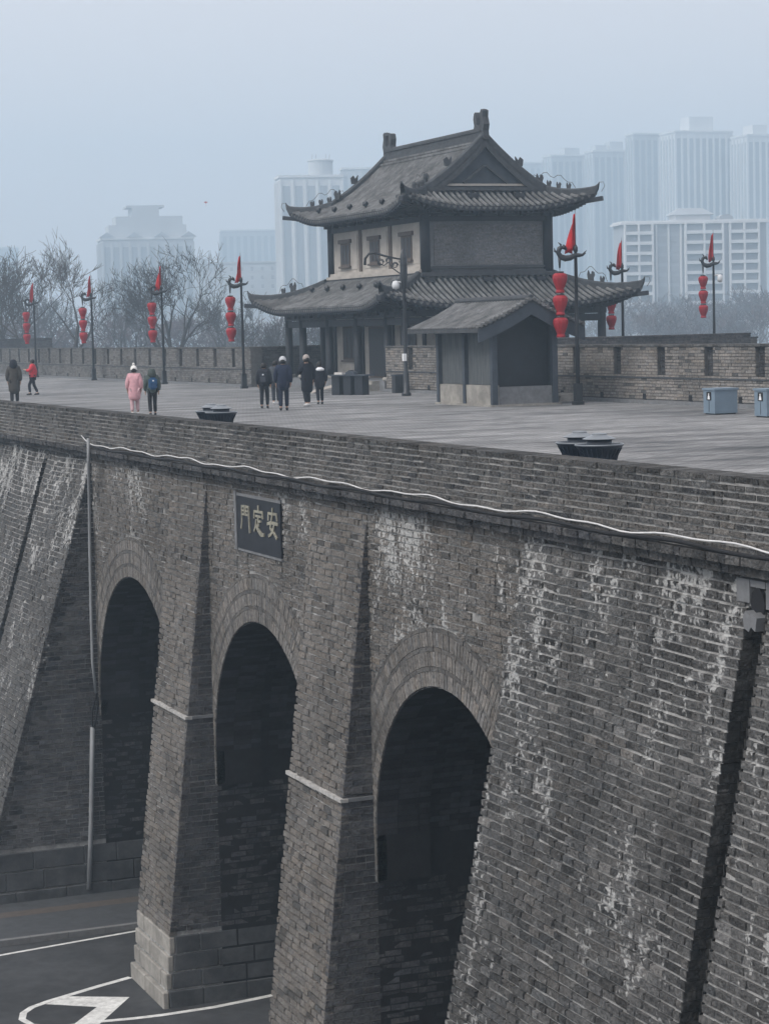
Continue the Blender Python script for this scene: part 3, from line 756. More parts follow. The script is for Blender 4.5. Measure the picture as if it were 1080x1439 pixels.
# upper storey
m = MB(); m.box(UX0 + .05, UX1 - .05, UY0 + .05, UY1 - .05, 5.3, 8.4); pp(m.build('upper_core', 'gablebrick', pav))
m = MB(); m.box(UX0, UX0 + .05, UY0 + .1, UY1 - .1, 5.35, 7.62); pp(m.build('upper_wall', 'plaster', pav))
ubays = [91.8, 95.9, 99.75, 103.7]
for i in range(3):
    a, b = ubays[i], ubays[i + 1]; c = (a + b) / 2
    m = MB(); m.box(UX0 - .03, UX0, a + .45, b - .45, 5.75, 7.42); pp(m.build('wall_panel', 'plaster', pav))
    opening('window', UX0 - .03, c - .62, c + .62, 5.95, 7.05)
for y in ubays[1:-1]:
    m = MB(); m.box(UX0 - .06, UX0 + .02, y - .17, y + .17, 5.6, 7.62); pp(m.build('wall_post', 'frame', pav))
for x, y in ((UX0, UY0), (UX1, UY0), (UX0, UY1), (UX1, UY1)):
    m = MB(); m.lathe([(.24, 5.3), (.24, 8.2)], 10, (x, y, 0)); pp(m.build('corner_column', 'wood', pav, smooth=True))
for i, z in enumerate((5.30, 5.45)):
    m = MB(); m.box(UX0 - .34 + .14 * i, UX0 + .02, UY0 - .05, UY1 + .05, z, z + .145); pp(m.build('wall_moulding', 'plaster', pav))
# brick gable wall panel, rows just readable
sp = []
brick_rows(sp, 7.5, 5.62, .075, .3, lambda a, z: Vector((a, UY0 - .0, z)), X_AX, NEAR, lambda p, q: [(UX0 + .45, UX1 - .3)], lambda a, z: grey(.17, .23, .0, .03), joint=.006, depth=.04, jit=.002)
pp(bricks_mesh(sp).build('gable_brickwork', 'brick_plain', pav, kind='stuff'))
m = MB()
m.box(UX0 + .2, UX1 - .2, UY0 - .14, UY0 + .02, 5.30, 5.40); m.box(UX0 + .2, UX1 - .2, UY0 - .09, UY0 + .02, 5.47, 5.58); pp(m.build('gable_moulding', 'ridge', pav))
m = MB(); m.box(UX0 - .3, UX1 + .3, UY0 - .3, UY1 + .3, 5.12, 5.30); pp(m.build('roof_flashing', 'ridge', pav))
for z0, z1, w in ((7.62, 7.86, .12), (7.90, 8.12, .22)):
    m = MB(); m.box(UX0 - w, UX1 + w, UY0 - w, UY1 + w, z0, z1); pp(m.build('bracket_beam', 'wood', pav))
def brackets(x0, x1, y0, y1, z, n, step):
    m = MB()
    for i in range(n[1]):
        y = y0 + (y1 - y0) * (i + .5) / n[1]
        for X, s in ((x0, -1), (x1, 1)):
            m.box(min(X, X + s * .3), max(X, X + s * .3), y - .1, y + .1, z, z + .14); m.box(min(X, X + s * .55), max(X, X + s * .55), y - .08, y + .08, z + .145, z + .3)
            m.box(X + s * .3 - .08, X + s * .3 + .08, y - .3, y + .3, z + .145, z + .26)
    for i in range(n[0]):
        x = x0 + (x1 - x0) * (i + .5) / n[0]
        for Y, s in ((y0, -1), (y1, 1)):
            m.box(x - .1, x + .1, min(Y, Y + s * .3), max(Y, Y + s * .3), z, z + .14); m.box(x - .08, x + .08, min(Y, Y + s * .55), max(Y, Y + s * .55), z + .145, z + .3)
            m.box(x - .3, x + .3, Y + s * .3 - .08, Y + s * .3 + .08, z + .145, z + .26)
    return m
pp(brackets(UX0 - .22, UX1 + .22, UY0 - .22, UY1 + .22, 7.84, (6, 11), 0).build('eave_brackets', 'wood', pav, kind='stuff'))
pp(brackets(CX0, CX1, CY0, CY1, 3.42, (9, 14), 0).build('eave_brackets', 'wood', pav, kind='stuff'))

class RoofFace:
    def __init__(s, P0, e, n, L, ze, f, smax, skirt, R, A, Sx):
        s.P0 = Vector((*P0, 0)); s.e = Vector((*e, 0)); s.n = Vector((*n, 0)); s.L = L; s.ze = ze; s.f = f; s.smax = smax; s.skirt = skirt; s.R = R; s.A = A; s.Sx = Sx
    def rise(s, a, q):
        r = 0
        for t in (a, s.L - a): r += s.R * max(0, 1 - t / s.A) ** 2 * max(0, 1 - q / s.Sx) ** 1.3
        return r
    def out(s, a, q):                                            # corners also swing outwards
        return .28 * (max(0, 1 - a / s.A) ** 2 + max(0, 1 - (s.L - a) / s.A) ** 2) * max(0, 1 - q / s.Sx)
    def side(s, a, q):
        return .28 * (-max(0, 1 - a / s.A) ** 2 * max(0, 1 - q / s.Sx) + max(0, 1 - (s.L - a) / s.A) ** 2 * max(0, 1 - q / s.Sx))
    def pt(s, a, q, dz=0.0):
        p = s.P0 + s.e * (a + s.side(a, q)) + s.n * (q - s.out(a, q)); p.z = s.ze + s.f(q) + s.rise(a, q) + dz; return p
    def lim(s, q): return min(q, s.skirt)
    def surface(s, dz=0.0, na=40, ns=12):
        rows = []
        for i in range(ns + 1):
            q = s.smax * i / ns; l = s.lim(q); rows.append([s.pt(l + (s.L - 2 * l) * k / na, q, dz) for k in range(na + 1)])
        return rows
    def send(s, a):
        t = min(a, s.L - a)
        return s.smax if t >= s.skirt else min(t, s.smax)
    def tile(s, a, r=.066, cap=True):
        q1 = s.send(a); 
        if q1 < .25: return None
        n = max(3, int(q1 / .45) + 1); v = []; f = []; K = 5
        for i in range(n + 1):
            q = -.05 + (q1 + .05) * i / n; p = s.pt(a, max(q, 0), .03)
            if q < 0: p = p - s.n * .05
            for k in range(K):
                t = math.pi * k / (K - 1); v.append(p + s.e * (-r * math.cos(t)) + Vector((0, 0, r * 1.7 * math.sin(t))))
        for i in range(n):
            for k in range(K - 1): f.append((i * K + k, (i + 1) * K + k, (i + 1) * K + k + 1, i * K + k + 1))
        f.append(tuple(range(K)))
        return v, f

def roof(name, x0, x1, y0, y1, ze, f, smx, smy, skirt, R, A, Sx, soff):
    par = pp(link(name, None, pav)) if False else None
    faces = [RoofFace((x0, y0), (0, 1), (1, 0), y1 - y0, ze, f, smx, skirt, R, A, Sx),        # towards the walkway
             RoofFace((x1, y0), (-1, 0), (0, 1), x1 - x0, ze, f, smy, skirt, R, A, Sx),        # towards the camera
             RoofFace((x1, y1), (0, -1), (-1, 0), y1 - y0, ze, f, smx, skirt, R, A, Sx),
             RoofFace((x0, y1), (1, 0), (0, -1), x1 - x0, ze, f, smy, skirt, R, A, Sx)]
    base = MB()
    for fc in faces: base.grid(fc.surface())
    rf = pp(base.build(name, 'tilegap', pav))
    hid = MB()
    for k, fc in enumerate(faces):
        n = int(fc.L / .285); 
        for i in range(n):
            a = fc.L * (i + .5) / n; t = fc.tile(a)
            if not t: continue
            if k < 2: mb = MB(); mb.add(*t); mb.build('tile_row', 'tile', rf)
            else: hid.add(*t)
    hid.build('tile_rows', 'tile', rf, kind='stuff')
    # eave edge and soffit with rafters
    fas = MB(); raf = MB()
    for fc in faces:
        na = 48; l0 = [fc.pt(fc.L * k / na, 0, 0) - fc.n * .0 for k in range(na + 1)]
        fas.grid([[p for p in l0], [p - Vector((0, 0, .17)) for p in l0]])
        inn = [fc.pt(max(soff * .98, min(fc.L - soff * .98, fc.L * k / na)), soff, 0) for k in range(na + 1)]
        fas.grid([[p - Vector((0, 0, .17)) for p in l0], [Vector((p.x, p.y, ze + .02)) for p in inn]])
        n = int(fc.L / .26)
        for i in range(n):
            a = fc.L * (i + .5) / n; p = fc.pt(a, .02, -.24); a2 = max(soff, min(fc.L - soff, a)); q = fc.pt(a2, soff, 0); q.z = ze - .06
            raf.bar(p, q, .09, .09)
    fas.build('eave_board', 'wood', rf); raf.build('rafter_row', 'wood', rf, kind='stuff')
    # drip tile edge
    dr = MB()
    for fc in faces[:2]:
        n = int(fc.L / .285)
        for i in range(n + 1):
            a = fc.L * i / n
            p = fc.pt(max(.02, min(fc.L - .02, a)), 0, 0) - fc.n * .03
            dr.add([p - fc.e * .1 + Vector((0, 0, .0)), p + fc.e * .1, p + fc.e * .06 - Vector((0, 0, .09)), p - Vector((0, 0, .13)), p - fc.e * .06 - Vector((0, 0, .09))], [(0, 1, 2, 3, 4)])
    dr.build('drip_tiles', 'tile', rf, kind='stuff')
    # hip ridges with curled tips
    for ci, fc in enumerate(faces):
        pts = [fc.pt(q, q, .14) for q in np.linspace(min(fc.skirt, fc.smax), 0, 9)]
        d = (pts[-1] - pts[-2]).normalized(); tip = pts[-1] + d * .12 + Vector((0, 0, .12)); tip2 = tip + d * .06 + Vector((0, 0, .16))
        mb = MB(); P = pts + [tip, tip2]; W = [.26] * 9 + [.2, .1]; Hh = [.36] * 9 + [.24, .1]
        e = Vector((d.y, -d.x, 0)).normalized(); rows = []
        for p, w, h in zip(P, W, Hh):
            rows.append([p + e * w / 2 - Vector((0, 0, h / 2)), p + e * w / 2 + Vector((0, 0, h / 2 - .06)), p + e * w / 4 + Vector((0, 0, h / 2)), p - e * w / 4 + Vector((0, 0, h / 2)), p - e * w / 2 + Vector((0, 0, h / 2 - .06)), p - e * w / 2 - Vector((0, 0, h / 2))])
        mb.grid(rows); mb.add(rows[-1], [tuple(range(6))]); mb.build('hip_ridge', 'ridge', rf)
        c = fc.pt(0, 0, -.30); mb = MB(); mb.bar(c - d * .9 + Vector((0, 0, .02)), c + Vector((d.x, d.y, .1)).normalized() * .34, .2, .2); mb.build('corner_beam', 'wood', rf)
        # beasts along the hip
        nb = 4 if name == 'upper_roof' else 2
        for k in range(nb):
            q = (.75 + .3 * k) if nb == 4 else (1.1 + .35 * k)
            p = fc.pt(q, q, .30); s = (.42 if k == nb - 1 else .26)
            d2 = Vector((d.x, d.y, 0)).normalized()
            mb = MB(); mb.prism([(-.32, 0), (.28, 0), (.30, .35), (.42, .62), (.34, .95), (.12, 1.05), (.05, .7), (-.14, .75), (-.30, 1.15), (-.42, .7)], p, d2 * s, (0, 0, s), Vector((d2.y, -d2.x, 0)), .11)
            for vi in range(len(mb.v)): mb.v[vi] = tuple(Vector(mb.v[vi]) - Vector((d2.y, -d2.x, 0)) * .055)
            mb.build('ridge_beast', 'ridge', rf)
        # lightning wire looped over the beasts
        q0, q1 = (.55, .75 + .3 * nb) if nb == 4 else (.95, 1.85)
        w = [fc.pt(q, q, .35 + (.5 + .12 * math.sin(q * 14)) * math.sin(math.pi * (q - q0) / (q1 - q0)) ** .5) for q in np.linspace(q0, q1, 14)]
        MB().tube(w, .012, 4).build('lightning_wire', 'metal', rf)
        t0 = tip2; w = [t0 + Vector((0, 0, .02)), t0 + d * .2 + Vector((0, 0, .0)), t0 + d * .26 - Vector((0, 0, .2)), t0 + d * .1 - Vector((0, 0, .42))]
        MB().tube(w, .012, 4).build('lightning_wire', 'metal', rf)
    return rf, faces
lower, lf = roof('lower_roof', 36.1, 48.35, 89.1, 106.4, 3.80, lambda q: .37 * q + .034 * q * q, 3.1, 2.7, 2.7, .62, 3.6, 2.7, 1.3)
upper, uf = roof('upper_roof', 37.8, 46.8, 90.45, 105.0, 8.18, lambda q: .37 * q + .0735 * q * q, 4.5, 1.45, 1.45, .62, 3.4, 2.4, 1.4)
# ridges of the upper roof
fz = lambda q: 8.18 + .37 * q + .0735 * q * q
XR = 42.3; RZ = fz(4.5)
g0, g1 = 91.9, 103.6
m = MB(); m.box(XR - .2, XR + .2, g0, g1, RZ - .15, RZ + .12); m.box(XR - .14, XR + .14, g0, g1, RZ + .122, RZ + .36); m.box(XR - .19, XR + .19, g0, g1, RZ + .362, RZ + .44); m.tube([(XR, g0, RZ + .47), (XR, g1, RZ + .47)], .1, 8)
m.build('main_ridge', 'ridge', upper)
for z in (.0, -.16, -.34):                                       # stepped courses under the ridge on the slope
    q = 4.42 + z * 1.1; m = MB()
    m.bar((XR - 4.5 + q, g0 + .1, fz(q) + .16), (XR - 4.5 + q, g1 - .1, fz(q) + .16), .09, .09); m.build('ridge_course', 'tile', upper)
for y, s in ((g0 + .15, 1), (g1 - .15, -1)):
    m = MB(); prof = [(-.5, -.1), (.55, -.1), (.62, .35), (.50, .62), (.58, .95), (.50, 1.22), (.36, 1.28), (.24, 1.0), (.22, .66), (.02, .5), (-.16, .66), (-.2, 1.0), (-.14, 1.2), (-.28, 1.38), (-.46, 1.3), (-.42, 1.0), (-.56, .62), (-.46, .3)]
    m.prism([(a * s * 1.0, b * .92) for a, b in prof], (XR - .15, y + s * .1, RZ + .1), (0, 1, 0), (0, 0, 1), (1, 0, 0), .3); m.build('ridge_end_dragon', 'ridge', upper)
    w = [(XR, y - s * .35, RZ + .6), (XR, y - s * .5, RZ + 1.05), (XR, y - s * .38, RZ + 1.34), (XR, y - s * .15, RZ + 1.38), (XR, y - s * .05, RZ + 1.15)]
    MB().tube(w, .014, 4).build('lightning_wire', 'metal', upper)
for sx in (-1, 1):
    for y in (g0, g1):
        pts = [Vector((XR + sx * (4.5 - q), y, fz(q) + .2)) for q in np.linspace(4.45, 1.3, 10)]
        rows = [[p + Vector((0, -.16, -.22)), p + Vector((0, -.16, .14)), p + Vector((0, -.08, .22)), p + Vector((0, .08, .22)), p + Vector((0, .16, .14)), p + Vector((0, .16, -.22))] for p in pts]
        m = MB(); m.grid(rows); m.add(rows[-1], [tuple(range(6))]); m.build('verge_ridge', 'ridge', upper)
        p = pts[5]; m = MB(); m.prism([(-.15, 0), (.15, 0), (.2, .3), (.05, .42), (-.05, .25), (-.2, .45)], p + Vector((-.05, -.05, .2)), (sx, 0, 0), (0, 0, 1), (0, 1, 0), .1); m.build('ridge_beast', 'ridge', upper)
# gable pediments
for y, s in ((91.95, -1), (103.55, 1)):
    tri = [(XR - 4.5 + q, fz(q) - .05) for q in np.linspace(1.45, 4.5, 8)]
    poly = tri + [(2 * XR - x, z) for x, z in tri[::-1][1:]]
    m = MB(); m.prism([(x, z) for x, z in poly], (0, y + (.0 if s < 0 else -.15), 0), (1, 0, 0), (0, 0, 1), (0, 1, 0), .15); m.build('pediment', 'wood3', upper)
    for sx in (-1, 1):
        pts = [Vector((XR + sx * (4.5 - q), y + s * .17, fz(q) - .14)) for q in np.linspace(4.5, 1.5, 9)]
        rows = [[p + Vector((0, -.04, -.22)), p + Vector((0, -.04, .16)), p + Vector((0, .04, .16)), p + Vector((0, .04, -.22)), p + Vector((0, -.04, -.22))] for p in pts]
        m = MB(); m.grid(rows); m.build('bargeboard', 'ridge', upper)
    m = MB(); m.box(XR - 2.3, XR + 2.3, y + s * .06 - .05, y + s * .06 + .05, 9.22, 9.32); m.build('pediment_ledge', 'plaster', upper)
    for sx in (-1, 1):
        m = MB(); m.bar((XR + sx * 1.1, y + s * .1, 9.36), (XR + sx * .03, y + s * .1, 10.15), .1, .12, up=(0, 1, 0)); m.build('pediment_rib', 'ridge', upper)
    m = MB(); m.box(XR - 2.9, XR + 2.9, y + s * .12 - .12, y + s * .12 + .12, 9.0, 9.16); m.build('pediment_base', 'ridge', upper)
# little floodlights standing on the eaves
def floods(face, par, n, q, a0, a1):
    for i in range(n):
        a = a0 + (a1 - a0) * i / (n - 1); p = face.pt(a, q, .12)
        m = MB(); m.tube([p, p + Vector((-.02, 0, .1))], .03, 5); m.tube([p + Vector((.06, 0, .12)), p + Vector((-.06, 0, .22)), p + Vector((-.14, 0, .27))], [.12, .15, .03], 8)
        m.build('floodlight', 'metal', par)
floods(uf[0], upper, 6, .55, 2.2, 12.6); floods(lf[0], lower, 6, 1.75, 3.2, 14.0)
for a, q in ((3.6, 1.0), (6.3, 1.0), (9.2, 1.0)):
    p = lf[1].pt(a, 2.2, .14); m = MB(); m.box(p.x - .22, p.x + .22, p.y - .12, p.y + .12, p.z - .05, p.z + .14); m.build('floodlight', 'metal', lower)
    p = uf[1].pt(a * .85, .9, .14); m = MB(); m.box(p.x - .22, p.x + .22, p.y - .12, p.y + .12, p.z - .05, p.z + .14); m.build('floodlight', 'metal', upper)
# ------------------------------------------------------------------ guard shed
sh = thing('shed', 'small gabled wooden shed with stone base beside the pavilion', 'shed', (33.2, 71.2, 0))
SO = (-33.2, -71.2, 0)
def sp_(o): o.location = SO; return o
sx0, sx1, sy0, sy1 = 31.9, 34.4, 69.0, 73.7
m = MB(); m.box(sx0 - .12, sx1 + .1, sy0 - .12, sy1 + .1, 0, .07); sp_(m.build('stone_footing', 'stone', sh))
for y0, y1 in ((sy0 + .02, 71.3), (71.42, sy1)):
    m = MB(); m.box(sx0, sx0 + .25, y0, y1, .07, .74); sp_(m.build('stone_panel', 'stone', sh))
m = MB(); m.box(sx0 + .27, sx1, sy0 + .04, sy0 + .25, .07, .68); sp_(m.build('stone_panel', 'gablebrick', sh))
for x, y in ((sx0 + .05, sy0), (sx0 + .05, 71.36), (sx0 + .05, sy1), (sx1 - .1, sy0 + .05), (sx1, sy1)):
    m = MB(); m.box(x - .1, x + .1, y - .1, y + .1, .07, 2.75); sp_(m.build('post', 'wood3', sh))
for y0, y1 in ((sy0 + .12, 71.24), (71.48, sy1 - .12)):
    k = 2; w = (y1 - y0) / k
    for i in range(k):
        m = MB(); m.box(sx0 + .08 + .012 * (i % 2), sx0 + .15, y0 + i * w + .01, y0 + (i + 1) * w - .01, .75, 2.62); sp_(m.build('door_board', 'wood2', sh))
m = MB(); m.box(sx0 + .2, sx1 - .1, sy0 + .55, sy0 + .6, .6, 3.1); sp_(m.build('back_panel', 'wood', sh))
m = MB(); m.box(sx0 + .2, sx1, sy1 - .1, sy1 - .02, .1, 2.75); m.box(sx1 - .08, sx1, sy0 + .1, sy1 - .1, .1, 2.75); sp_(m.build('wall_panel', 'wood', sh))
m = MB(); m.box(sx0 - .05, sx0 + .15, sy0 - .3, sy1 + .3, 2.56, 2.74); sp_(m.build('eave_beam', 'wood', sh))
# roof: eaves at z 2.8, ridge at z 4.05
xe0, xe1, xr = 31.2, 35.3, 33.25; ry0, ry1 = 68.62, 74.9; ez, rz_ = 2.75, 3.70
zf = lambda x: rz_ - abs(x - xr) / (xr - xe0) * (rz_ - ez) - .06 * math.sin(math.pi * abs(x - xr) / (xr - xe0))
xs = list(np.linspace(xe0, xe1, 17))
m = MB(); m.grid([[(x, y, zf(x)) for x in xs] for y in (ry0, ry1)]); m.grid([[(x, y, zf(x) - .16) for x in xs] for y in (ry0, ry1)])
for y in (ry0, ry1): m.grid([[(x, y, zf(x)) for x in xs], [(x, y, zf(x) - .16) for x in xs]])
for x in (xe0, xe1): m.grid([[(x, ry0, zf(x)), (x, ry1, zf(x))], [(x, ry0, zf(x) - .16), (x, ry1, zf(x) - .16)]])
rf = sp_(m.build('roof', 'ridge', sh))
n = 26
for i in range(n):
    y = ry0 + (ry1 - ry0) * (i + .5) / n
    for half in (0, 1):
        px_ = np.linspace(xe0 - .04, xr, 6) if half == 0 else np.linspace(xr, xe1 + .04, 6)
        m = MB(); rows = []
        for x in px_: rows.append([(x, y - .065, zf(x)), (x, y - .035, zf(x) + .045), (x, y + .035, zf(x) + .045), (x, y + .065, zf(x))])
        m.grid(rows); m.build('tile_row', 'tile', rf)
m = MB(); m.tube([(xr, ry0, rz_ + .05), (xr, ry1, rz_ + .05)], .12, 8); m.build('ridge_cap', 'ridge', rf)
for x0_, x1_ in ((xe0, xr), (xr, xe1)):
    P = [Vector((x, ry0 - .03, zf(x) - .26)) for x in np.linspace(x0_, x1_, 6)]
    m = MB(); rows = [[p + Vector((0, 0, -.26)), p + Vector((0, 0, .16)), p + Vector((0, .06, .16)), p + Vector((0, .06, -.26)), p + Vector((0, 0, -.26))] for p in P]
    m.grid(rows); m.add(rows[0][:4], [(0, 1, 2, 3)]); m.add(rows[-1][:4], [(0, 1, 2, 3)]); m.build('bargeboard', 'wood3', rf)
    P = [Vector((x, ry0 - .0, zf(x) + .06)) for x in np.linspace(x0_, x1_, 6)]
    m = MB()
    for i in range(12):
        t = (i + .5) / 12; x = x0_ + (x1_ - x0_) * t; m.tube([(x, ry0 - .12, zf(x) + .05), (x, ry0 + .2, zf(x) + .05)], .07, 6)
    m.build('verge_tiles', 'tile', rf, kind='stuff')

# ------------------------------------------------------------------ stone block and gate end beside the shed
# ------------------------------------------------------------------ lantern poles
def lantern_string_parts(root, n=3):
    prof = [(.10, 0), (.13, .012), (.135, .05), (.17, .14), (.23, .29), (.265, .42), (.26, .52), (.21, .59), (.14, .61)]
    me = MB().lathe([(r, z - .61) for r, z in prof], 24)
    for i_, v_ in enumerate(me.v):
        k_ = 1.0 if (i_ % 24) % 2 else .955
        me.v[i_] = (v_[0] * k_, v_[1] * k_, v_[2])
    me = me.mesh('lantern', 'red', False)
    co = MB().lathe([(.14, -.01), (.145, .05), (.11, .06)], 14).mesh('collar', 'metal', True)
    cw = MB().lathe([(.13, 0), (.155, .02), (.15, .09), (.12, .10)], 14).mesh('foot', 'red', True)
    for i in range(n):
        o = link('lantern', me, root); o.location = (0, 0, -.10 - .77 * i)
        c = link('collar', co, o); c.location = (0, 0, 0)
        f = link('foot', cw, o); f.location = (0, 0, -.69)
    m = MB(); m.tube([(0, 0, .1), (0, 0, -.1)], .012, 5); m.build('hanging_cord', 'metal', root)
def lantern_pole(label, loc, sc=1.0):
    t = thing('lantern_pole', label, 'lamp post', loc, 0, 'lantern poles along the outer parapet')
    MB().lathe([(.075, 0), (.07, 3), (.055, 5.3), (.08, 5.31), (.08, 5.45), (.03, 5.55)], 10).build('pole', 'metal', t, smooth=True)
    m = MB(); m.box(-.16, .16, -.16, .16, 0, .12); m.box(-.12, .12, -.12, .12, .121, .75); m.build('base_box', 'metal', t)
    m = MB(); m.tube([(0, 0, 5.5), (.0, 0, 6.75)], [.016, .008], 5); m.build('flag_staff', 'metal', t)
    # dragon arm: tail to the right of the pole, S-curved neck and head to the left
    px_ = [(.34, 5.26), (.24, 5.19), (.12, 5.18), (0, 5.19), (-.18, 5.10), (-.36, 5.08), (-.52, 5.14), (-.60, 5.28), (-.56, 5.42), (-.46, 5.50)]
    m = MB(); m.tube([(a * CR.x, a * CR.y, z) for a, z in px_], [.03, .05, .07, .08, .10, .11, .10, .085, .09, .07], 8)
    hx = -.46
    m.tube([(hx * CR.x, hx * CR.y, 5.50), (-.37 * CR.x, -.37 * CR.y, 5.44), (-.31 * CR.x, -.31 * CR.y, 5.36)], [.09, .075, .02], 7)
    m.tube([(-.50 * CR.x, -.50 * CR.y, 5.54), (-.60 * CR.x, -.60 * CR.y, 5.64)], [.04, .01], 5); m.tube([(-.58 * CR.x, -.58 * CR.y, 5.28), (-.72 * CR.x, -.72 * CR.y, 5.34), (-.74 * CR.x, -.74 * CR.y, 5.46)], [.05, .04, .01], 5)
    m.tube([(.28 * CR.x, .28 * CR.y, 5.24), (.38 * CR.x, .38 * CR.y, 5.34)], [.03, .008], 5); m.tube([(-.56 * CR.x, -.56 * CR.y, 5.12), (-.56 * CR.x, -.56 * CR.y, 4.75)], [.06, .03], 6)
    m.build('dragon_arm', 'metal', t, smooth=True)
    # limp pennant
    fl = MB(); rows = []
    for i in range(9):
        k = i / 8; z = 6.62 - 1.25 * k; w = .05 + .36 * k * (1 - .25 * k)
        rows.append([( (-j / 4 * w) * CR.x + .05 * math.sin(j * 2.2 + k * 3 + loc[1]), (-j / 4 * w) * CR.y + .10 * math.sin(j * 1.9 + k * 2.5 + loc[1]), z - .12 * (j / 4) ** 2 - (.1 * (j == 2) + .02) * (i == 8)) for j in range(5)])
    fl.grid(rows); o = fl.build('pennant', 'flag', t, smooth=True)
    sd = o.modifiers.new('thickness', 'SOLIDIFY'); sd.thickness = .008
    return t
LP = [('red-flagged lantern pole with dragon arm right beside the shed', 812, 569.5, 34.75),
      ('red-flagged lantern pole standing just beyond the end of the long parapet by the pavilion', 343, 545, 34.4),
      ('red-flagged lantern pole behind the pair in pink coat and blue backpack', 231, 540, 34.6),
      ('red-flagged lantern pole in front of the largest bare tree', 132, 531, 34.8),
      ('far red-flagged lantern pole behind the walker in the red jacket', 51, 523, 35.0)]
LL = ['three red lanterns hanging in a string in front of the shed roof', 'three red lanterns in a string close to the pavilion eave tip', 'three red lanterns in a string above the blue backpack walker',
      'three red lanterns in a string in front of the forked tree trunk', 'three small red lanterns in a string above the far parapet']
def hang(label, p, sc=1.0, n=3):
    t = thing('lantern_string', label, 'lantern', p, 0, 'red lantern strings'); lantern_string_parts(t, n); t.scale = (sc, sc, sc); return t
for (lb, x, y, X), ll in zip(LP, LL):
    p = on_x(x, y, X); lantern_pole(lb, (p.x, p.y, 0)); hang(ll, (p.x - .56 * CR.x, p.y - .56 * CR.y, 4.68))
for lb, ll, x, y, d, n in (('slim lantern pole rising behind the eave tip of the pavilion', 'red lanterns in a string hanging partly behind the pavilion eave', 875, 470, 107, 3),
                        ('lantern pole with a white camera above the dark terrace wall', 'three red lanterns in a string in front of the balconied block', 1003, 465, 117, 3)):
    p = at_d(x, y, d); s_ = 1.13 if d == 117 else 1.03
    t = lantern_pole(lb, (p.x, p.y, 0)); t.scale = (1, 1, s_); hang(ll, (p.x - .56 * CR.x, p.y - .56 * CR.y, 4.68 * s_), 1.0, n)
    if d == 117:
        m = MB(); m.tube([(0, 0, 4.6), (CR.x * .3, CR.y * .3, 4.65)], .04, 6); m.lathe([(.02, 4.28), (.12, 4.33), (.14, 4.42), (.14, 4.6), (.05, 4.66)], 12, (CR.x * .34, CR.y * .34, 0)); m.build('camera_dome', 'lampwhite', t, smooth=True)

# ------------------------------------------------------------------ ornate street lamp in front of the pavilion
p = on_z(571, 556); la = thing('street_lamp', 'tall black street lamp with scrolled bracket arm in front of the pavilion', 'street lamp', (p.x, p.y, 0))
MB().lathe([(.20, 0), (.2, .1), (.13, .16), (.12, .9), (.085, 1.0), (.07, 4.4), (.10, 4.45), (.15, 4.9), (.15, 5.7), (.08, 6.0), (.03, 6.1)], 12).build('post', 'metal', la, smooth=True)
def cr(pts): return [(a * CR.x, a * CR.y, z) for a, z in pts]
m = MB(); m.tube(cr([(.1, 5.62), (-.4, 5.72), (-.8, 5.82), (-1.15, 5.95), (-1.42, 5.92), (-1.58, 5.72), (-1.60, 5.45)]), [.03, .04, .045, .05, .05, .055, .06], 7); m.build('arm', 'metal', la, smooth=True)
for cx, cz, r in ((-.95, 5.55, .15), (-.62, 5.62, .12), (-.35, 5.42, .13)):
    a = [(cx + r * (1 - k / 16 * .6) * math.cos(k * .75), cz + r * (1 - k / 16 * .6) * math.sin(k * .75)) for k in range(14)]
    m = MB(); m.tube(cr(a), .022, 5); m.build('scroll', 'metal', la, smooth=True)
m = MB(); m.tube(cr([(-1.2, 5.9), (-1.02, 5.5), (-.8, 5.42), (-.62, 5.55), (-.45, 5.3), (-.2, 5.1), (-.05, 5.05)]), .026, 5); m.build('scroll', 'metal', la, smooth=True)
m = MB(); m.lathe([(.02, 4.42), (.14, 4.46), (.16, 4.56), (.16, 4.64), (.12, 4.74), (.04, 4.78)], 14, (-.34 * CR.x, -.34 * CR.y, 0)); m.tube(cr([(0, 4.7), (-.34, 4.74)]), .03, 5); m.build('camera_dome', 'lampwhite', la, smooth=True)
m = MB(); m.box(-.2, -.07, -.28, -.1, 1.45, 1.75); m.build('notice_box', 'white', la)

# ------------------------------------------------------------------ litter bins behind the parapet
def litter_bin(label, loc, grp):
    t = thing('litter_bin', label, 'litter bin', loc, 0, grp)
    MB().lathe([(.24, 0), (.26, .05), (.235, .45), (.25, .68), (.30, .82), (.37, .90), (.385, .915), (.36, .925), (.30, .86), (.22, .80)], 28).build('bowl', 'bin', t, smooth=True)
    st = MB().box(-.014, .014, -.012, .012, 0, .55).mesh('slat', 'binlid')
    sl = MB()
    for k in range(26):
        a = 2 * math.pi * k / 26; c_, s_ = math.cos(a), math.sin(a)
        sl.tube([(.25 * c_, .25 * s_, .1), (.25 * c_, .25 * s_, .62), (.285 * c_, .285 * s_, .76), (.345 * c_, .345 * s_, .875)], .011, 4)
    sl.build('slats', 'bin', t)
    r = MB(); pts = [(.375 * math.cos(2 * math.pi * k / 28), .375 * math.sin(2 * math.pi * k / 28), .925) for k in range(29)]; r.tube(pts, .014, 6); r.build('rim', 'binlid', t, smooth=True)
    MB().lathe([(.20, .84), (.20, 1.0), (.18, 1.005)], 20).build('neck', 'bin', t, smooth=True)
    MB().lathe([(.05, 1.0), (.255, 1.006), (.265, 1.016), (.12, 1.075), (.115, 1.095), (.105, 1.10)], 24).build('lid', 'binlid', t)
    return t
g = 'round iron litter bins behind the near parapet'
a = on_x(843, 624, 15.85); litter_bin('round iron litter bin with disc lid, of the pair above the battered brick slope', (15.78, a.y - .1, 0), g)
litter_bin('round iron litter bin with disc lid, of the pair above the battered brick slope', (15.86, a.y + .72, 0), g)
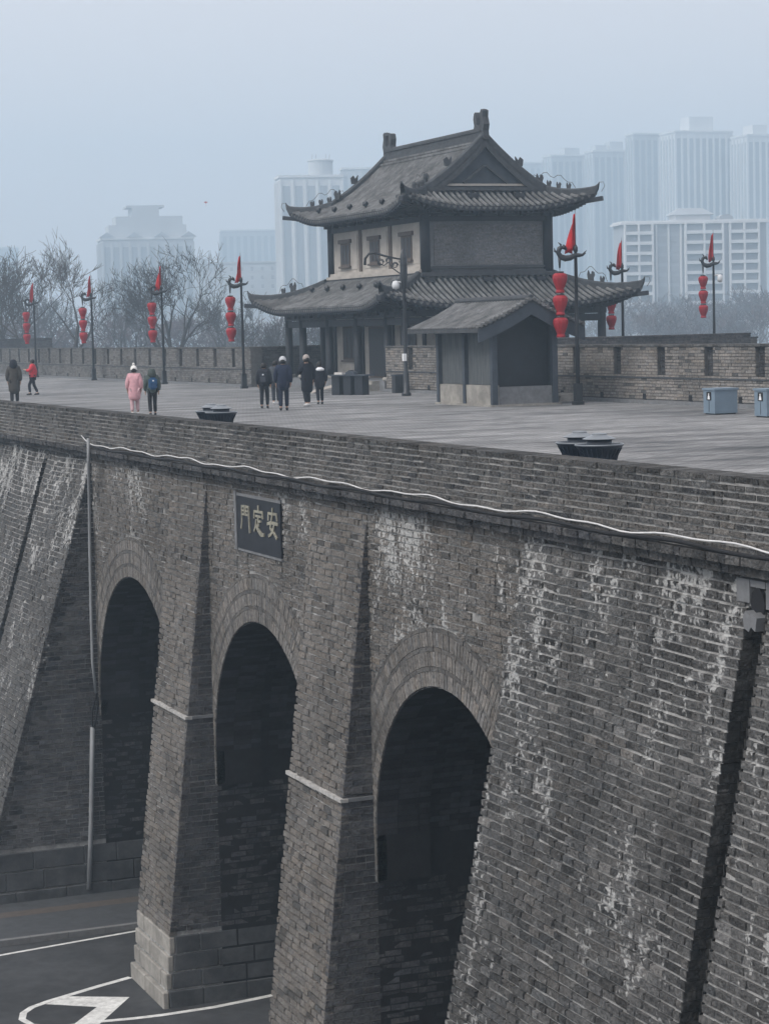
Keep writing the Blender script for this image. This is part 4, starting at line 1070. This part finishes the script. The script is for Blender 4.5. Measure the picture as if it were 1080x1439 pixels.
a = on_x(313, 580, 15.85); litter_bin('round iron litter bin with disc lid, of the pair above the name plaque', (15.78, a.y - .1, 0), g)
litter_bin('round iron litter bin with disc lid, of the pair above the name plaque', (15.86, a.y + .95, 0), g)

# ------------------------------------------------------------------ electric cabinets
def cabinet(label, x, y, w, dpt, h):
    t = thing('electric_cabinet', label, 'cabinet', (x, y, 0), 0, 'blue-grey cabinets beside the parapet')
    m = MB(); m.box(0, w, 0, dpt, .04, h - .03); m.build('body', 'cabinet', t)
    m = MB(); m.box(-.03, w + .03, -.03, dpt + .03, h - .03, h + .03); m.build('lid', 'cabinet', t)
    m = MB(); m.box(.04, w - .04, .04, dpt - .04, 0, .04); m.build('foot', 'metal', t)
    m = MB(); m.box(-.008, 0, dpt * .5 - .008, dpt * .5 + .008, .08, h - .06); m.build('door_gap', 'metal', t)
    m = MB(); m.box(-.012, -.002, dpt * .30, dpt * .70, h - .33, h - .08); s_ = m.build('warning_sign', 'black', t)
    yc = dpt * .5; m = MB(); m.prism([(-.07, 0), (.07, 0), (.045, .10), (.02, .12), (.03, .165), (0, .185), (-.03, .165), (-.02, .12), (-.045, .10)], (-.016, yc, h - .30), (0, -1, 0), (0, 0, 1), (1, 0, 0), .004); m.build('symbol', 'white', s_)
a = on_z(1004, 583); cabinet('blue-grey electric cabinet with black warning sign before the slotted parapet', a.x, a.y, .78, .66, .76)
a = on_z(1077, 587); cabinet('blue-grey electric cabinet with black warning sign before the slotted parapet', a.x, a.y, .75, .66, .80)

# ------------------------------------------------------------------ display table and ramp in front of the pavilion steps
a = on_z(515, 555); b = on_z(470, 555); dr = (b - a); L = dr.length; rz = math.atan2(dr.y, dr.x)
t = thing('display_table', 'black display table on three slab legs before the pavilion steps', 'table', (a.x, a.y, 0), rz)
for k in range(3):
    x = .15 + (L - .5) * k / 2; m = MB(); m.box(x, x + .42, -.35, .1, 0, .82); m.build('leg', 'wood', t)
m = MB(); m.box(-.1, L + .1, -.45, .2, .822, .88); m.build('table_top', 'wood3', t)
pt_ = thing('leaflet_pile', 'small pile of pale papers on the black display table', 'papers', (a.x + dr.x * .8, a.y + dr.y * .8, .882), rz)
for k in range(5):
    m = MB(); m.box(-.22 + .01 * k, .22 + .008 * k, -.16, .16 - .01 * k, .02 * k, .02 * k + .018); m.build('sheet_stack', 'white' if k % 2 else 'plaster', pt_)
bk = thing('document_box', 'small dark box resting on the black display table', 'box', (a.x + dr.x * .45, a.y + dr.y * .45, .882), rz)
m = MB(); m.prism([(-.25, 0), (.25, 0), (.22, .1), (.05, .17), (-.22, .1)], (0, -.14, 0), (1, 0, 0), (0, 0, 1), (0, 1, 0), .28); m.build('box_body', 'wood3', bk)
m = MB(); m.box(-.05, .05, -.145, .145, .172, .19); m.build('box_handle', 'metal', bk)
q0 = on_z(440, 553); rp = thing('wooden_ramp', 'pale plank ramp leaning on the plinth beside the dark-coated walkers', 'ramp', (q0.x, q0.y, 0))
for k in range(3):
    m = MB(); m.add([(0, .35 * k, .01), (1.9, .35 * k, .43), (1.9, .35 * k + .33, .43), (0, .35 * k + .33, .01), (0, .35 * k, .05), (1.9, .35 * k, .47), (1.9, .35 * k + .33, .47), (0, .35 * k + .33, .05)],
                        [(0, 3, 2, 1), (4, 5, 6, 7), (0, 1, 5, 4), (1, 2, 6, 5), (2, 3, 7, 6), (3, 0, 4, 7)]); m.build('plank', 'plaster', rp)
a = on_z(559, 552); tb = thing('waste_box', 'small black waste box at the foot of the street lamp', 'box', (a.x, a.y, 0))
m = MB(); m.box(-.2, .2, -.2, .2, 0, .74); m.build('body', 'metal', tb); m = MB(); m.box(-.22, .22, -.22, .22, .742, .80); m.build('lid', 'wood3', tb)
a = on_z(795, 566); st = thing('stone_mount', 'low worn stone block between the shed and the lantern pole', 'stone', (a.x, a.y, 0))
m = MB(); m.prism([(-.5, 0), (.5, 0), (.42, .3), (.1, .36), (-.4, .28)], (0, -.4, 0), (1, 0, 0), (0, 0, 1), (0, 1, 0), .9); m.build('block', 'stone', st)
m = MB(); m.box(-.6, .6, -.5, .6, 0, .06); m.build('footing', 'gablebrick', st)

# ------------------------------------------------------------------ people
def skin(name, V, E, rad, m, parent=None, root=0, sub=1):
    me = bpy.data.meshes.new(name); me.from_pydata(V, E, []); o = bpy.data.objects.new(name, me); COL.objects.link(o)
    md = o.modifiers.new('skin', 'SKIN'); md.use_smooth_shade = True
    for i, r in enumerate(rad):
        sv = me.skin_vertices[0].data[i]; sv.radius = r if isinstance(r, tuple) else (r, r); sv.use_root = (i == root)
    if sub: o.modifiers.new('sub', 'SUBSURF').levels = sub
    dg = bpy.context.evaluated_depsgraph_get(); dg.update()
    me2 = bpy.data.meshes.new_from_object(o.evaluated_get(dg)); me2.name = name
    bpy.data.objects.remove(o); bpy.data.meshes.remove(me)
    me2.materials.clear(); me2.materials.append(m); me2.polygons.foreach_set('use_smooth', [True] * len(me2.polygons))
    return link(name, me2, parent)
def cloth(c, rough=.85): return mat('cloth', c, rough, .2, 12)
SKINM = mat('skin_tone', (.42, .27, .20), .6)
HAIR = mat('hair', (.012, .011, .011), .5)
def person(label, loc, heading, H, coat, trousers, stride=.16, coat_len=.62, hat=None, pack=None, shoe=(.03, .03, .03), hood=None, collar=None, long=False, raise_arm=None):
    s = H / 1.72
    g = stride
    J = dict(pel=(0, 0, .93), spi=(0, .01, 1.12), che=(0, .01, 1.34), nek=(0, .005, 1.48), hed=(0, .02, 1.60), top=(0, .015, 1.69),
             shL=(.17, 0, 1.41), elL=(.235, -.03 - g * .3, 1.15), wrL=(.24, .05 - g * .5, .92), haL=(.24, .08 - g * .5, .84),
             shR=(-.17, 0, 1.41), elR=(-.235, -.03 + g * .3, 1.15), wrR=(-.24, .07 + g * .5, .92), haR=(-.24, .10 + g * .5, .84),
             hiL=(.09, 0, .88), knL=(.10, g * .75 + .03, .49), anL=(.10, g * .7, .09), toL=(.11, g * .7 + .15, .035),
             hiR=(-.09, 0, .88), knR=(-.10, -g * .45 + .05, .49), anR=(-.10, -g * .95, .10), toR=(-.11, -g * .95 + .14, .035))
    if raise_arm: J['elR'] = (-.25, .10, 1.18); J['wrR'] = (-.16, .28, 1.22); J['haR'] = (-.12, .35, 1.24)
    names = list(J); V = [tuple(c * s for c in J[k]) for k in names]; ix = {k: i for i, k in enumerate(names)}
    E = [('pel', 'spi'), ('spi', 'che'), ('che', 'nek'), ('nek', 'hed'), ('hed', 'top')] + [e for q in 'LR' for e in (('che', 'sh' + q), ('sh' + q, 'el' + q), ('el' + q, 'wr' + q), ('wr' + q, 'ha' + q), ('pel', 'hi' + q), ('hi' + q, 'kn' + q), ('kn' + q, 'an' + q), ('an' + q, 'to' + q))]
    rd = dict(pel=.13, spi=.12, che=.14, nek=.055, hed=(.085, .098), top=.06, sh=.07, el=.045, wr=.03, ha=.036, hi=.085, kn=.06, an=.042, to=.035)
    rad = [rd.get(k, rd.get(k[:2])) for k in names]
    # five fingers on each hand
    for q, sg in (('L', 1), ('R', -1)):
        h = J['ha' + q]; w = J['wr' + q]; d = Vector(h) - Vector(w); d.normalize()
        for k in range(5):
            off = Vector((0, (-.03 + .02 * k), 0)) if k < 4 else Vector((0, .05, .03))
            ln = (.055, .07, .065, .05, .045)[k]
            p1 = Vector(h) + off + d * .03; p2 = p1 + d * ln * .5 - Vector((sg * .004, 0, 0)); p3 = p2 + d * ln * .5 - Vector((sg * .014, 0, 0))
            b = len(V); V += [tuple(p * s) for p in (p1, p2, p3)]; rad += [.009, .0085, .007]
            E += [(ix['ha' + q], b), (b, b + 1), (b + 1, b + 2)]
    E = [(ix[a] if isinstance(a, str) else a, ix[b] if isinstance(b, str) else b) for a, b in E]
    body = skin('person', V, E, [tuple(c * s for c in r) if isinstance(r, tuple) else r * s for r in rad], SKINM)
    body.location = loc; body.rotation_euler = (0, 0, heading); body['label'] = label; body['category'] = 'person'; body['group'] = 'walkers on the city wall'
    # face: nose and ears
    m = MB(); m.tube([(0, .105 * s, 1.62 * s), (0, .14 * s, 1.585 * s), (0, .11 * s, 1.575 * s)], [.012 * s, .018 * s, .012 * s], 6)
    for q in (-1, 1): m.tube([(q * .085 * s, .01 * s, 1.57 * s), (q * .1 * s, .0, 1.60 * s), (q * .09 * s, .0, 1.635 * s)], [.01 * s, .018 * s, .01 * s], 6)
    m.build('face_features', SKINM, body, smooth=True)
    # trousers
    kk = ['pel', 'hiL', 'knL', 'anL', 'hiR', 'knR', 'anR']; Vt = [Vector(J[k]) * s for k in kk]
    for i in (3, 6): Vt[i] = Vt[i] + Vector((0, 0, .03 * s))
    skin('trousers', [tuple(v) for v in Vt], [(0, 1), (1, 2), (2, 3), (0, 4), (4, 5), (5, 6)], [.15 * s, .105 * s, .082 * s, .07 * s, .105 * s, .082 * s, .07 * s], cloth(trousers), body)
    # coat
    hem = .93 + .30 - coat_len
    kk = ['che', 'spi', 'pel', None, 'shL', 'elL', 'wrL', 'shR', 'elR', 'wrR', 'nek']
    Vc = [Vector(J[k]) * s if k else Vector((0, .0, hem + .12)) * s for k in kk]
    bulk = 1.0
    skin('coat', [tuple(v) for v in Vc], [(0, 1), (1, 2), (2, 3), (0, 4), (4, 5), (5, 6), (0, 7), (7, 8), (8, 9), (0, 10)],
         [(.235 * s, .18 * s), (.235 * s, .185 * s), (.24 * s, .195 * s), (.245 * s, .20 * s), .13 * s, .105 * s, .078 * s, .13 * s, .105 * s, .078 * s, .10 * s], cloth(coat), body)
    for q in 'LR':
        a, t_ = Vector(J['an' + q]), Vector(J['to' + q]); m = MB()
        m.tube([(a + Vector((0, -.07, -.045))) * s, (a + Vector((0, 0, -.03))) * s, (a + Vector((0, .09, -.045))) * s, (t_ + Vector((0, .03, -.002))) * s], [.036 * s, .052 * s, .046 * s, .026 * s], 8)
        m.build('shoe', cloth(shoe), body, smooth=True)
    hd = Vector(J['hed']) * s
    pr = [(.05, -.13), (.10, -.07), (.112, 0), (.10, .07), (.06, .115), (.01, .13)]
    if hood is None:
        o = MB().lathe([(r * s, z * s) for r, z in pr[1:]], 14).build('hair', HAIR, body, smooth=True); o.location = hd + Vector((0, -.03, .02)) * s
    else:
        o = MB().lathe([(.10 * s, -.22 * s), (.17 * s, -.13 * s), (.15 * s, 0), (.125 * s, .09 * s), (.07 * s, .14 * s), (.01, .15 * s)], 14).build('hood', cloth(hood), body, smooth=True); o.location = hd + Vector((0, -.04, .01)) * s
    if hat:
        o = MB().lathe([(.105 * s, -.02 * s), (.122 * s, .0), (.12 * s, .05 * s), (.10 * s, .11 * s), (.05 * s, .155 * s), (.01, .165 * s)], 14).build('hat', cloth(hat[0]), body, smooth=True); o.location = hd + Vector((0, -.01, .04)) * s
        if hat[1]:
            o = MB().lathe([(.01, 0), (.045 * s, .03 * s), (.05 * s, .06 * s), (.01, .1 * s)], 10).build('pompom', cloth(hat[0]), body, smooth=True); o.location = hd + Vector((0, -.01, .195)) * s
    if collar:
        o = MB().lathe([(.12 * s, 0), (.19 * s, .02 * s), (.19 * s, .09 * s), (.10 * s, .15 * s)], 14).build('collar', cloth(collar), body, smooth=True); o.location = Vector((0, -.03, 1.36)) * s
    if pack:
        import bmesh
        bm = bmesh.new(); bmesh.ops.create_cube(bm, size=1); bmesh.ops.scale(bm, vec=(.32 * s, .17 * s, .44 * s), verts=bm.verts)
        bmesh.ops.bevel(bm, geom=list(bm.edges), offset=.06 * s, segments=2, affect='EDGES'); me = bpy.data.meshes.new('backpack'); bm.to_mesh(me); bm.free(); me.materials.append(cloth(pack[0]))
        o = link('backpack', me, body); o.location = Vector((0, -.24, 1.2)) * s
        m = MB(); m.box(-.1 * s, .1 * s, -.115 * s, -.06 * s, -.16 * s, .02 * s); m.build('pocket', cloth(pack[1]), o)
        m = MB(); m.box(-.025 * s, .03 * s, -.10 * s, -.07 * s, .08 * s, .13 * s); m.build('badge', 'white', o)
    return body
AW = -R_(14)          # heading of walkers going away along the wall
p = on_z(190, 583); person('person in pale pink long coat and white bobble hat walking away', (p.x, p.y, 0), AW, 1.66, (.60, .33, .36), (.50, .33, .35), .10, .86, hat=((.74, .73, .70), True), shoe=(.7, .68, .66))
p = on_z(215, 584); person('person in dark green jacket carrying a blue backpack', (p.x, p.y, 0), AW + .1, 1.60, (.055, .075, .070), (.012, .013, .016), .10, .55, pack=((.025, .085, .19), (.02, .06, .14)), hood=(.05, .065, .06))
p = on_z(47, 555); person('person in bright red jacket with white sleeve striding along the parapet', (p.x, p.y, 0), R_(68), 1.72, (.50, .03, .045), (.010, .012, .02), .24, .52, raise_arm=True, collar=None)
p = on_z(21, 569); person('person in long brown coat with a dark hood behind the low parapet', (p.x, p.y, 0), AW, 1.86, (.050, .045, .040), (.02, .02, .022), .08, .95, hood=(.012, .014, .022))
p = on_z(372, 574); person('person in black jacket with a small dark backpack near the pavilion', (p.x, p.y, 0), AW - .2, 1.64, (.012, .014, .022), (.010, .012, .018), .10, .55, pack=((.022, .026, .038), (.05, .055, .07)))
p = on_z(399, 577); person('person in bulky navy coat and pale knit cap near the pavilion', (p.x, p.y, 0), AW - .1, 1.84, (.010, .016, .038), (.010, .014, .03), .13, .72, hat=((.45, .46, .48), False))
p = on_z(432, 571); person('tall person in long black coat with a pale head covering before the columns', (p.x, p.y, 0), AW + .4, 1.84, (.008, .010, .018), (.010, .012, .018), .12, .92, hat=((.34, .30, .28), False), shoe=(.55, .55, .55), raise_arm=True)
p = on_z(450, 568); person('person in black coat with a broad white collar before the columns', (p.x, p.y, 0), AW + .1, 1.60, (.010, .011, .018), (.010, .011, .018), .12, .78, collar=(.72, .73, .75), shoe=(.05, .05, .05))
p = on_z(388, 568); person('person half hidden between the backpack wearer and the navy coat', (p.x, p.y, 0), AW, 1.66, (.05, .055, .065), (.03, .035, .045), .12, .55, shoe=(.6, .6, .6))
# ------------------------------------------------------------------ bare trees
def tree_meshes(seed, H, spread=1.0, fork=False, twig=.026, bark='bark', tf=.55):
    rd = random.Random(seed); tr = MB(); crw = MB()
    def branch(p, d, L, r, lvl):
        n = 4 if lvl < 2 else 3; pts = [p]; rs = [r]; q = Vector(p); dd = Vector(d)
        for i in range(n):
            dd = (dd + Vector((rd.uniform(-1, 1), rd.uniform(-1, 1), rd.uniform(-.5, .8))) * (.16 if lvl < 2 else .25)).normalized()
            q = q + dd * (L / n); pts.append(Vector(q)); rs.append(max(twig * .55, r * (1 - .55 * (i + 1) / n)))
        (tr if lvl < 2 else crw).tube(pts, rs, 6 if lvl < 2 else (4 if lvl == 2 else 3), cap=False)
        if lvl >= 5: return
        k = (3, 4, 4, 3, 3)[lvl]
        for j in range(k):
            t = rd.uniform(.35, 1.0) if lvl else (.45 + .55 * j / max(1, k - 1)); idx = min(n, max(1, int(round(t * n)))); b = pts[idx]
            ax = dd.orthogonal().normalized(); ax.rotate(Matrix.Rotation(rd.uniform(0, 6.283), 3, dd))
            ang = rd.uniform(.35, .85) * spread; nd = (dd * math.cos(ang) + ax * math.sin(ang)); nd = (nd + Vector((0, 0, .22))).normalized()
            branch(b, nd, L * rd.uniform(.58, .78), max(twig, rs[idx] * rd.uniform(.55, .72)), lvl + 1)
    th = H * tf; L0 = (H - th) * .60
    tr.tube([(0, 0, 0), (.15, 0, th * .5), (.0, .1, th)], [H * .028, H * .024, H * .021], 8, cap=False)
    if fork:
        branch(Vector((0, .1, th - .2)), Vector((-.62, .05, 1)).normalized(), L0 * 1.15, H * .018, 0)
        branch(Vector((0, .1, th - .2)), Vector((.30, -.1, 1)).normalized(), L0 * 1.1, H * .0165, 0)
    else:
        for q in range(3):
            an = q * 2.1 + seed; branch(Vector((0, .1, th - .2)), Vector((.5 * math.cos(an), .5 * math.sin(an), 1)).normalized(), L0 * rd.uniform(.8, 1.1), H * .013, 0)
    return tr.mesh('trunk', bark, True), crw.mesh('crown', bark)
TM = [tree_meshes(3, 24, 1.0, True), tree_meshes(11, 22, 1.15, False), tree_meshes(23, 20, .9, False, .03), tree_meshes(37, 14, 1.2, False, .045, 'bark2', .3)]
TZ = [max(v.co.z for v in q[1].vertices) for q in TM]
def tree(k, label, x, y_base_h, d, top_y, rz=0.0, group='bare trees beyond the wall', H=None, sxy=1.0):
    hts = (24, 22, 20, 14); g = at_d(x, 470, d); top = at_d(x, top_y, d).z
    sc = (top - GZ) / TZ[k]
    t = thing('bare_tree', label, 'tree', (g.x, g.y, GZ), rz, group); t.scale = (sc * sxy, sc * sxy, sc)
    link('trunk', TM[k][0], t); link('crown', TM[k][1], t)
tree(0, 'largest bare tree with forked trunk behind the long parapet', 97, 0, 205, 318, YAW * -1 + .2, None)
tree(1, 'broad bare tree with low spreading limbs beside the pavilion', 243, 0, 215, 330, 1.2)
tree(2, 'thin bare tree at the far end of the long parapet', 14, 0, 230, 332, 2.0)
tree(1, 'pale bare tree between the largest tree and the broad tree', 178, 0, 285, 385, 3.1)
tree(2, 'small bare tree showing between the pavilion columns', 388, 0, 240, 430, .4)
tree(2, 'faint bare tree beside the lantern pole near the pavilion eave', 318, 0, 290, 398, 4.2)
tree(1, 'faint bare tree behind the far lanterns', 62, 0, 320, 392, 5.0)
tree(2, 'low bare tree showing through the pavilion colonnade', 445, 0, 250, 432, 2.6)
gR = 'reddish bare trees beyond the terrace wall'
for i, (x, ty, d) in enumerate(((850, 430, 330), (880, 420, 350), (905, 402, 300), (932, 398, 360), (958, 406, 290), (985, 418, 350), (1005, 414, 310), (1034, 402, 360), (1060, 390, 290), (1085, 396, 330), (945, 420, 250), (1040, 418, 250))):
    tree(3, 'reddish bare tree in the misty row below the apartment blocks', x, 0, d * 1.8, ty + 6, i * 1.7, gR, sxy=1.35)
gL = 'misty bare trees along the far left'
for i, (x, ty, d) in enumerate(((120, 432, 340), (205, 428, 350), (285, 430, 360), (350, 438, 350), (410, 440, 360), (35, 430, 350), (-10, 425, 340))):
    tree(3, 'misty low bare tree in the row beyond the long parapet', x, 0, d, ty, i * 2.1, gL, sxy=1.4)

# ------------------------------------------------------------------ city blocks in the haze
MT['conc'] = mat('pale_concrete', (.46, .48, .50), .9, .1, .05)
MT['conc2'] = mat('grey_concrete', (.34, .37, .40), .9, .1, .05)
MT['glass'] = mat('tinted_glass', (.31, .34, .37), .2, .1, .1, spec=.5)  # distance haze partly painted in by paling the glass
MT['bwhite'] = mat('white_render', (.62, .63, .64), .9, .08, .1)  # white paled toward the sky to add to the haze
def block(name, label, x0, x1, d, top_y, rot=.3, cat='building', group=None):
    c = at_d((x0 + x1) / 2, 460, d); w = (x1 - x0) * d / F_PX
    t = thing(name, label, cat, (c.x, c.y, GZ), -YAW + rot, group)
    t['_'] = 0; del t['_']
    return t, w, at_d((x0 + x1) / 2, top_y, d).z - GZ
def tower(label, x0, x1, d, top_y, rot=.3, bays=6, fl=3.1, step=None, crown=None, wall_m='conc', group='hazy high-rise towers'):
    t, w, h = block('apartment_tower', label, x0, x1, d, top_y, rot, 'tower', group)
    w = w / (math.cos(rot) + .55 * abs(math.sin(rot))); dp = w * .55
    m = MB(); m.box(-w / 2, w / 2, -dp / 2, dp / 2, 0, h); m.build('body', wall_m, t)
    # recessed window strips and piers
    for fx_, ax in ((-dp / 2, 'x'), (-w / 2 if rot > 0 else w / 2, 'y')):
        n = bays if ax == 'x' else max(2, int(bays * .6)); ln = w if ax == 'x' else dp
        for i in range(n):
            c = -ln / 2 + ln * (i + .5) / n; hw = ln / n * .28
            m = MB(); s_ = -1 if fx_ < 0 else 1
            if ax == 'x': m.box(c - hw, c + hw, fx_ - .12, fx_ + .05, 6, h - 3)
            else: m.box(min(fx_, fx_ + s_ * .12), max(fx_, fx_ + s_ * .12), c - hw, c + hw, 6, h - 3)
            m.build('window_strip', 'glass', t)
        for i in range(n + 1):
            c = -ln / 2 + ln * i / n
            m = MB()
            if ax == 'x': m.box(c - .35, c + .35, fx_ - .6, fx_ - .001, 0, h - 1)
            else:
                s_ = -1 if fx_ < 0 else 1; m.box(min(fx_ + s_ * .6, fx_ + s_ * .001), max(fx_ + s_ * .6, fx_ + s_ * .001), c - .35, c + .35, 0, h - 1)
            m.build('pilaster', wall_m, t)
    m = MB(); m.box(-w / 2 - .5, w / 2 + .5, -dp / 2 - .5, dp / 2 + .5, h + .01, h + 1.0); m.build('roof_parapet', 'bwhite', t)
    if step:
        for a, b, hh in step:
            m = MB(); m.box(w * a, w * b, -dp * .3, dp * .3, h + 1.01, h + 1 + hh); m.build('roof_block', wall_m, t)
    return t, w, dp, h
# right-hand towers
tower('tallest hazy tower with a square roof block above the balconied block', 932, 1030, 1150, 190, .32, 9, step=[(-.2, .22, 7.5)], wall_m='bwhite')
tower('hazy striped tower next to the tallest one, on its side away from the pavilion', 1031, 1130, 1130, 195, .32, 9, step=[(-.35, -.1, 5)], wall_m='bwhite')
tower('narrow hazy tower just beside the tallest tower', 884, 936, 1200, 192, .3, 5)
tower('hazy tower with two stepped roof blocks', 826, 888, 1250, 216, .3, 6, step=[(.0, .35, 5), (-.4, -.1, 3)])
tower('hazy tower with one roof block rising behind the upper eave tip of the pavilion', 768, 830, 1270, 222, .3, 6, step=[(-.1, .3, 4)])
tower('faint low tower partly behind the pavilion roof', 715, 772, 1350, 232, .25, 6)
# left tower cluster with stepped crown
t, w, dp, h = tower('wide hazy tower block with a stepped crown behind the bare trees', 139, 277, 900, 338, .22, 10, group='hazy blocks left of the pavilion')
for a, b, z0, z1 in ((-.42, .44, 1.0, 6.0), (-.34, .40, 6.0, 9.5), (-.16, .14, 9.5, 13.0), (-.22, .2, 13.0, 13.9)):
    m = MB(); m.box(w * a, w * b, -dp * .35, dp * .35, h + z0 + .01, h + z1); m.build('crown_tier', 'conc', t)
for a in (-.45, -.15, .15, .45):
    m = MB(); m.prism([(-3.2, 0), (3.2, 0), (0, 2.2)], (w * a, -dp / 2 - .7, h + .9), (1, 0, 0), (0, 0, 1), (0, 1, 0), 4); m.build('crown_gable', 'conc2', t)
# office tower with drum top
t, w, dp, h = tower('pale office tower with a round drum top behind the pavilion eaves', 392, 486, 820, 252, .18, 5, 3.3, wall_m='bwhite', group='hazy blocks left of the pavilion')
MB().lathe([(w * .20, h + 1.01), (w * .20, h + 6.2), (w * .215, h + 6.4), (w * .21, h + 6.8), (w * .12, h + 7.2)], 24, (w * .20, 0, 0)).build('drum_top', 'conc', t, smooth=False)
for k, ax_ in enumerate((.06, .12, .28, .34)):
    m = MB(); m.tube([(w * ax_, 0, h + 6.5), (w * ax_ + .3, 0, h + 9.0)], .12, 5); m.build('antenna', 'conc2', t)
tower('faint slab tower directly behind the drum-topped office tower', 484, 540, 1000, 240, .1, 6, group='hazy blocks left of the pavilion')
tower('very faint low block beside the drum-topped office tower', 312, 392, 1350, 326, .1, 8, group='hazy blocks left of the pavilion')
tower('very faint distant tower behind the thin tree at the parapet end', -20, 30, 1350, 350, .1, 6, group='hazy blocks left of the pavilion')
# long low block with a row of windows
t, w, h = block('low_building', 'long low pale building with rows of windows beside the drum-topped tower', 278, 448, 850, 370, .08)
m = MB(); m.box(-w / 2, w / 2, -5, 5, 0, h); m.build('body', 'conc', t)
m = MB(); m.box(-w / 2 - .3, w / 2 + .3, -5.3, 5.3, h + .01, h + .6); m.build('roof_parapet', 'conc', t)
m = MB(); m.box(-w / 2 + 1, -w / 2 + 4.5, -3, 3, h + .61, h + 2.2); m.build('roof_block', 'conc2', t)
for r in range(3):
    for i in range(12):
        x = -w / 2 + w * (i + .5) / 12; z = h - 3.0 - 3.4 * r
        m = MB(); m.box(x - .55, x + .55, -5.06, -4.9, z, z + 1.5); o = m.build('window', 'glass', t)
        m = MB(); m.box(x - .7, x + .7, -5.2, -5.001, z - .18, z - .01); m.build('sill', 'bwhite', o)

# balconied apartment block with a hipped roof pavilion
t, w, h = block('apartment_block', 'white apartment block with balconies and a small hipped roof turret', 868, 1072, 650, 316, .12)
m = MB(); m.box(-w / 2, w / 2, -6, 6, 0, h); m.build('body', 'conc2', t)
m = MB(); m.box(-w / 2 - .8, w / 2 + .8, -6.9, 6.9, h + .01, h + .7); m.box(-w / 2 - .3, w / 2 + .3, -6.4, 6.4, h + .71, h + 1.1); m.build('cornice', 'bwhite', t)
fl = 2.95; nf = int(h / fl)
secs = [(-.49, -.30, True), (-.27, -.10, False), (-.07, .19, True), (.24, .44, True)]
for a, b, bal in secs:
    xa, xb = w * a, w * b
    for j in range(nf):
        z = h - (j + 1) * fl
        if bal:
            m = MB(); m.box(xa, xb, -7.3, -6.001, z, z + .22); o = m.build('balcony', 'bwhite', t)
            m = MB(); m.box(xa, xb, -7.3, -7.2, z + .221, z + .95); m.build('railing', 'bwhite', o)
        n = 2 if bal else 2
        for i in range(n):
            c = xa + (xb - xa) * (i + .5) / n; hw = (xb - xa) / n * .34
            m = MB(); m.box(c - hw, c + hw, -6.1, -5.95, z + .6, z + 2.45); m.build('window', 'glass', t)
    for x in (xa, (xa + xb) / 2, xb):
        m = MB(); m.box(x - .25, x + .25, -7.45 if bal else -6.5, -6.0, 0, h); m.build('pier', 'bwhite', t)
zt = h + 1.11
m = MB(); m.box(-5.2, 5.2, -4, 4, zt, zt + 1.6); m.build('turret_wall', 'bwhite', t)
m = MB(); m.add([(-6.3, -5, zt + 1.61), (6.3, -5, zt + 1.61), (6.3, 5, zt + 1.61), (-6.3, 5, zt + 1.61), (-3.6, -1.2, zt + 3.7), (3.6, -1.2, zt + 3.7), (3.6, 1.2, zt + 3.7), (-3.6, 1.2, zt + 3.7)],
                [(0, 1, 5, 4), (1, 2, 6, 5), (2, 3, 7, 6), (3, 0, 4, 7), (4, 5, 6, 7), (3, 2, 1, 0)]); m.build('turret_roof', 'conc2', t)
m = MB(); m.prism([(2.2 * math.cos(math.pi * i / 10), 1.5 * math.sin(math.pi * i / 10)) for i in range(11)], (9.5, -6.2, zt), (1, 0, 0), (0, 0, 1), (0, 1, 0), 5); m.build('barrel_roof', 'conc2', t)

# ------------------------------------------------------------------ haze
hz = MB(); hz.box(-900, 1400, -200, 1650, GZ - 1, 150)
hm = bpy.data.materials.new('haze_air'); hm.use_nodes = True; hn = hm.node_tree.nodes; hn.clear()
pv = hn.new('ShaderNodeVolumePrincipled'); pv.inputs['Color'].default_value = (.66, .85, 1.0, 1); pv.inputs['Density'].default_value = .00100; pv.inputs['Anisotropy'].default_value = .25
ho = hn.new('ShaderNodeOutputMaterial'); hm.node_tree.links.new(pv.outputs[0], ho.inputs['Volume'])
hz.build('haze', hm, None, kind='stuff', label='pale blue winter haze filling the air over the city')

# ------------------------------------------------------------------ a kite far off in the sky
p = at_d(289, 284, 420); kt = thing('kite', 'tiny reddish kite flying in the pale sky above the parapet', 'kite', (p.x, p.y, p.z), -YAW)
m = MB(); m.add([(-.42, 0, .05), (0, -.03, .16), (.42, 0, .05), (0, .02, -.22), (0, .03, 0)], [(0, 4, 1), (1, 4, 2), (0, 3, 4), (4, 3, 2)]); m.build('sail', 'flag', kt)
m = MB(); m.tube([(0, .02, -.2), (.05, .02, -.5), (-.04, .02, -.8)], .02, 4); m.build('tail', 'flag', kt)
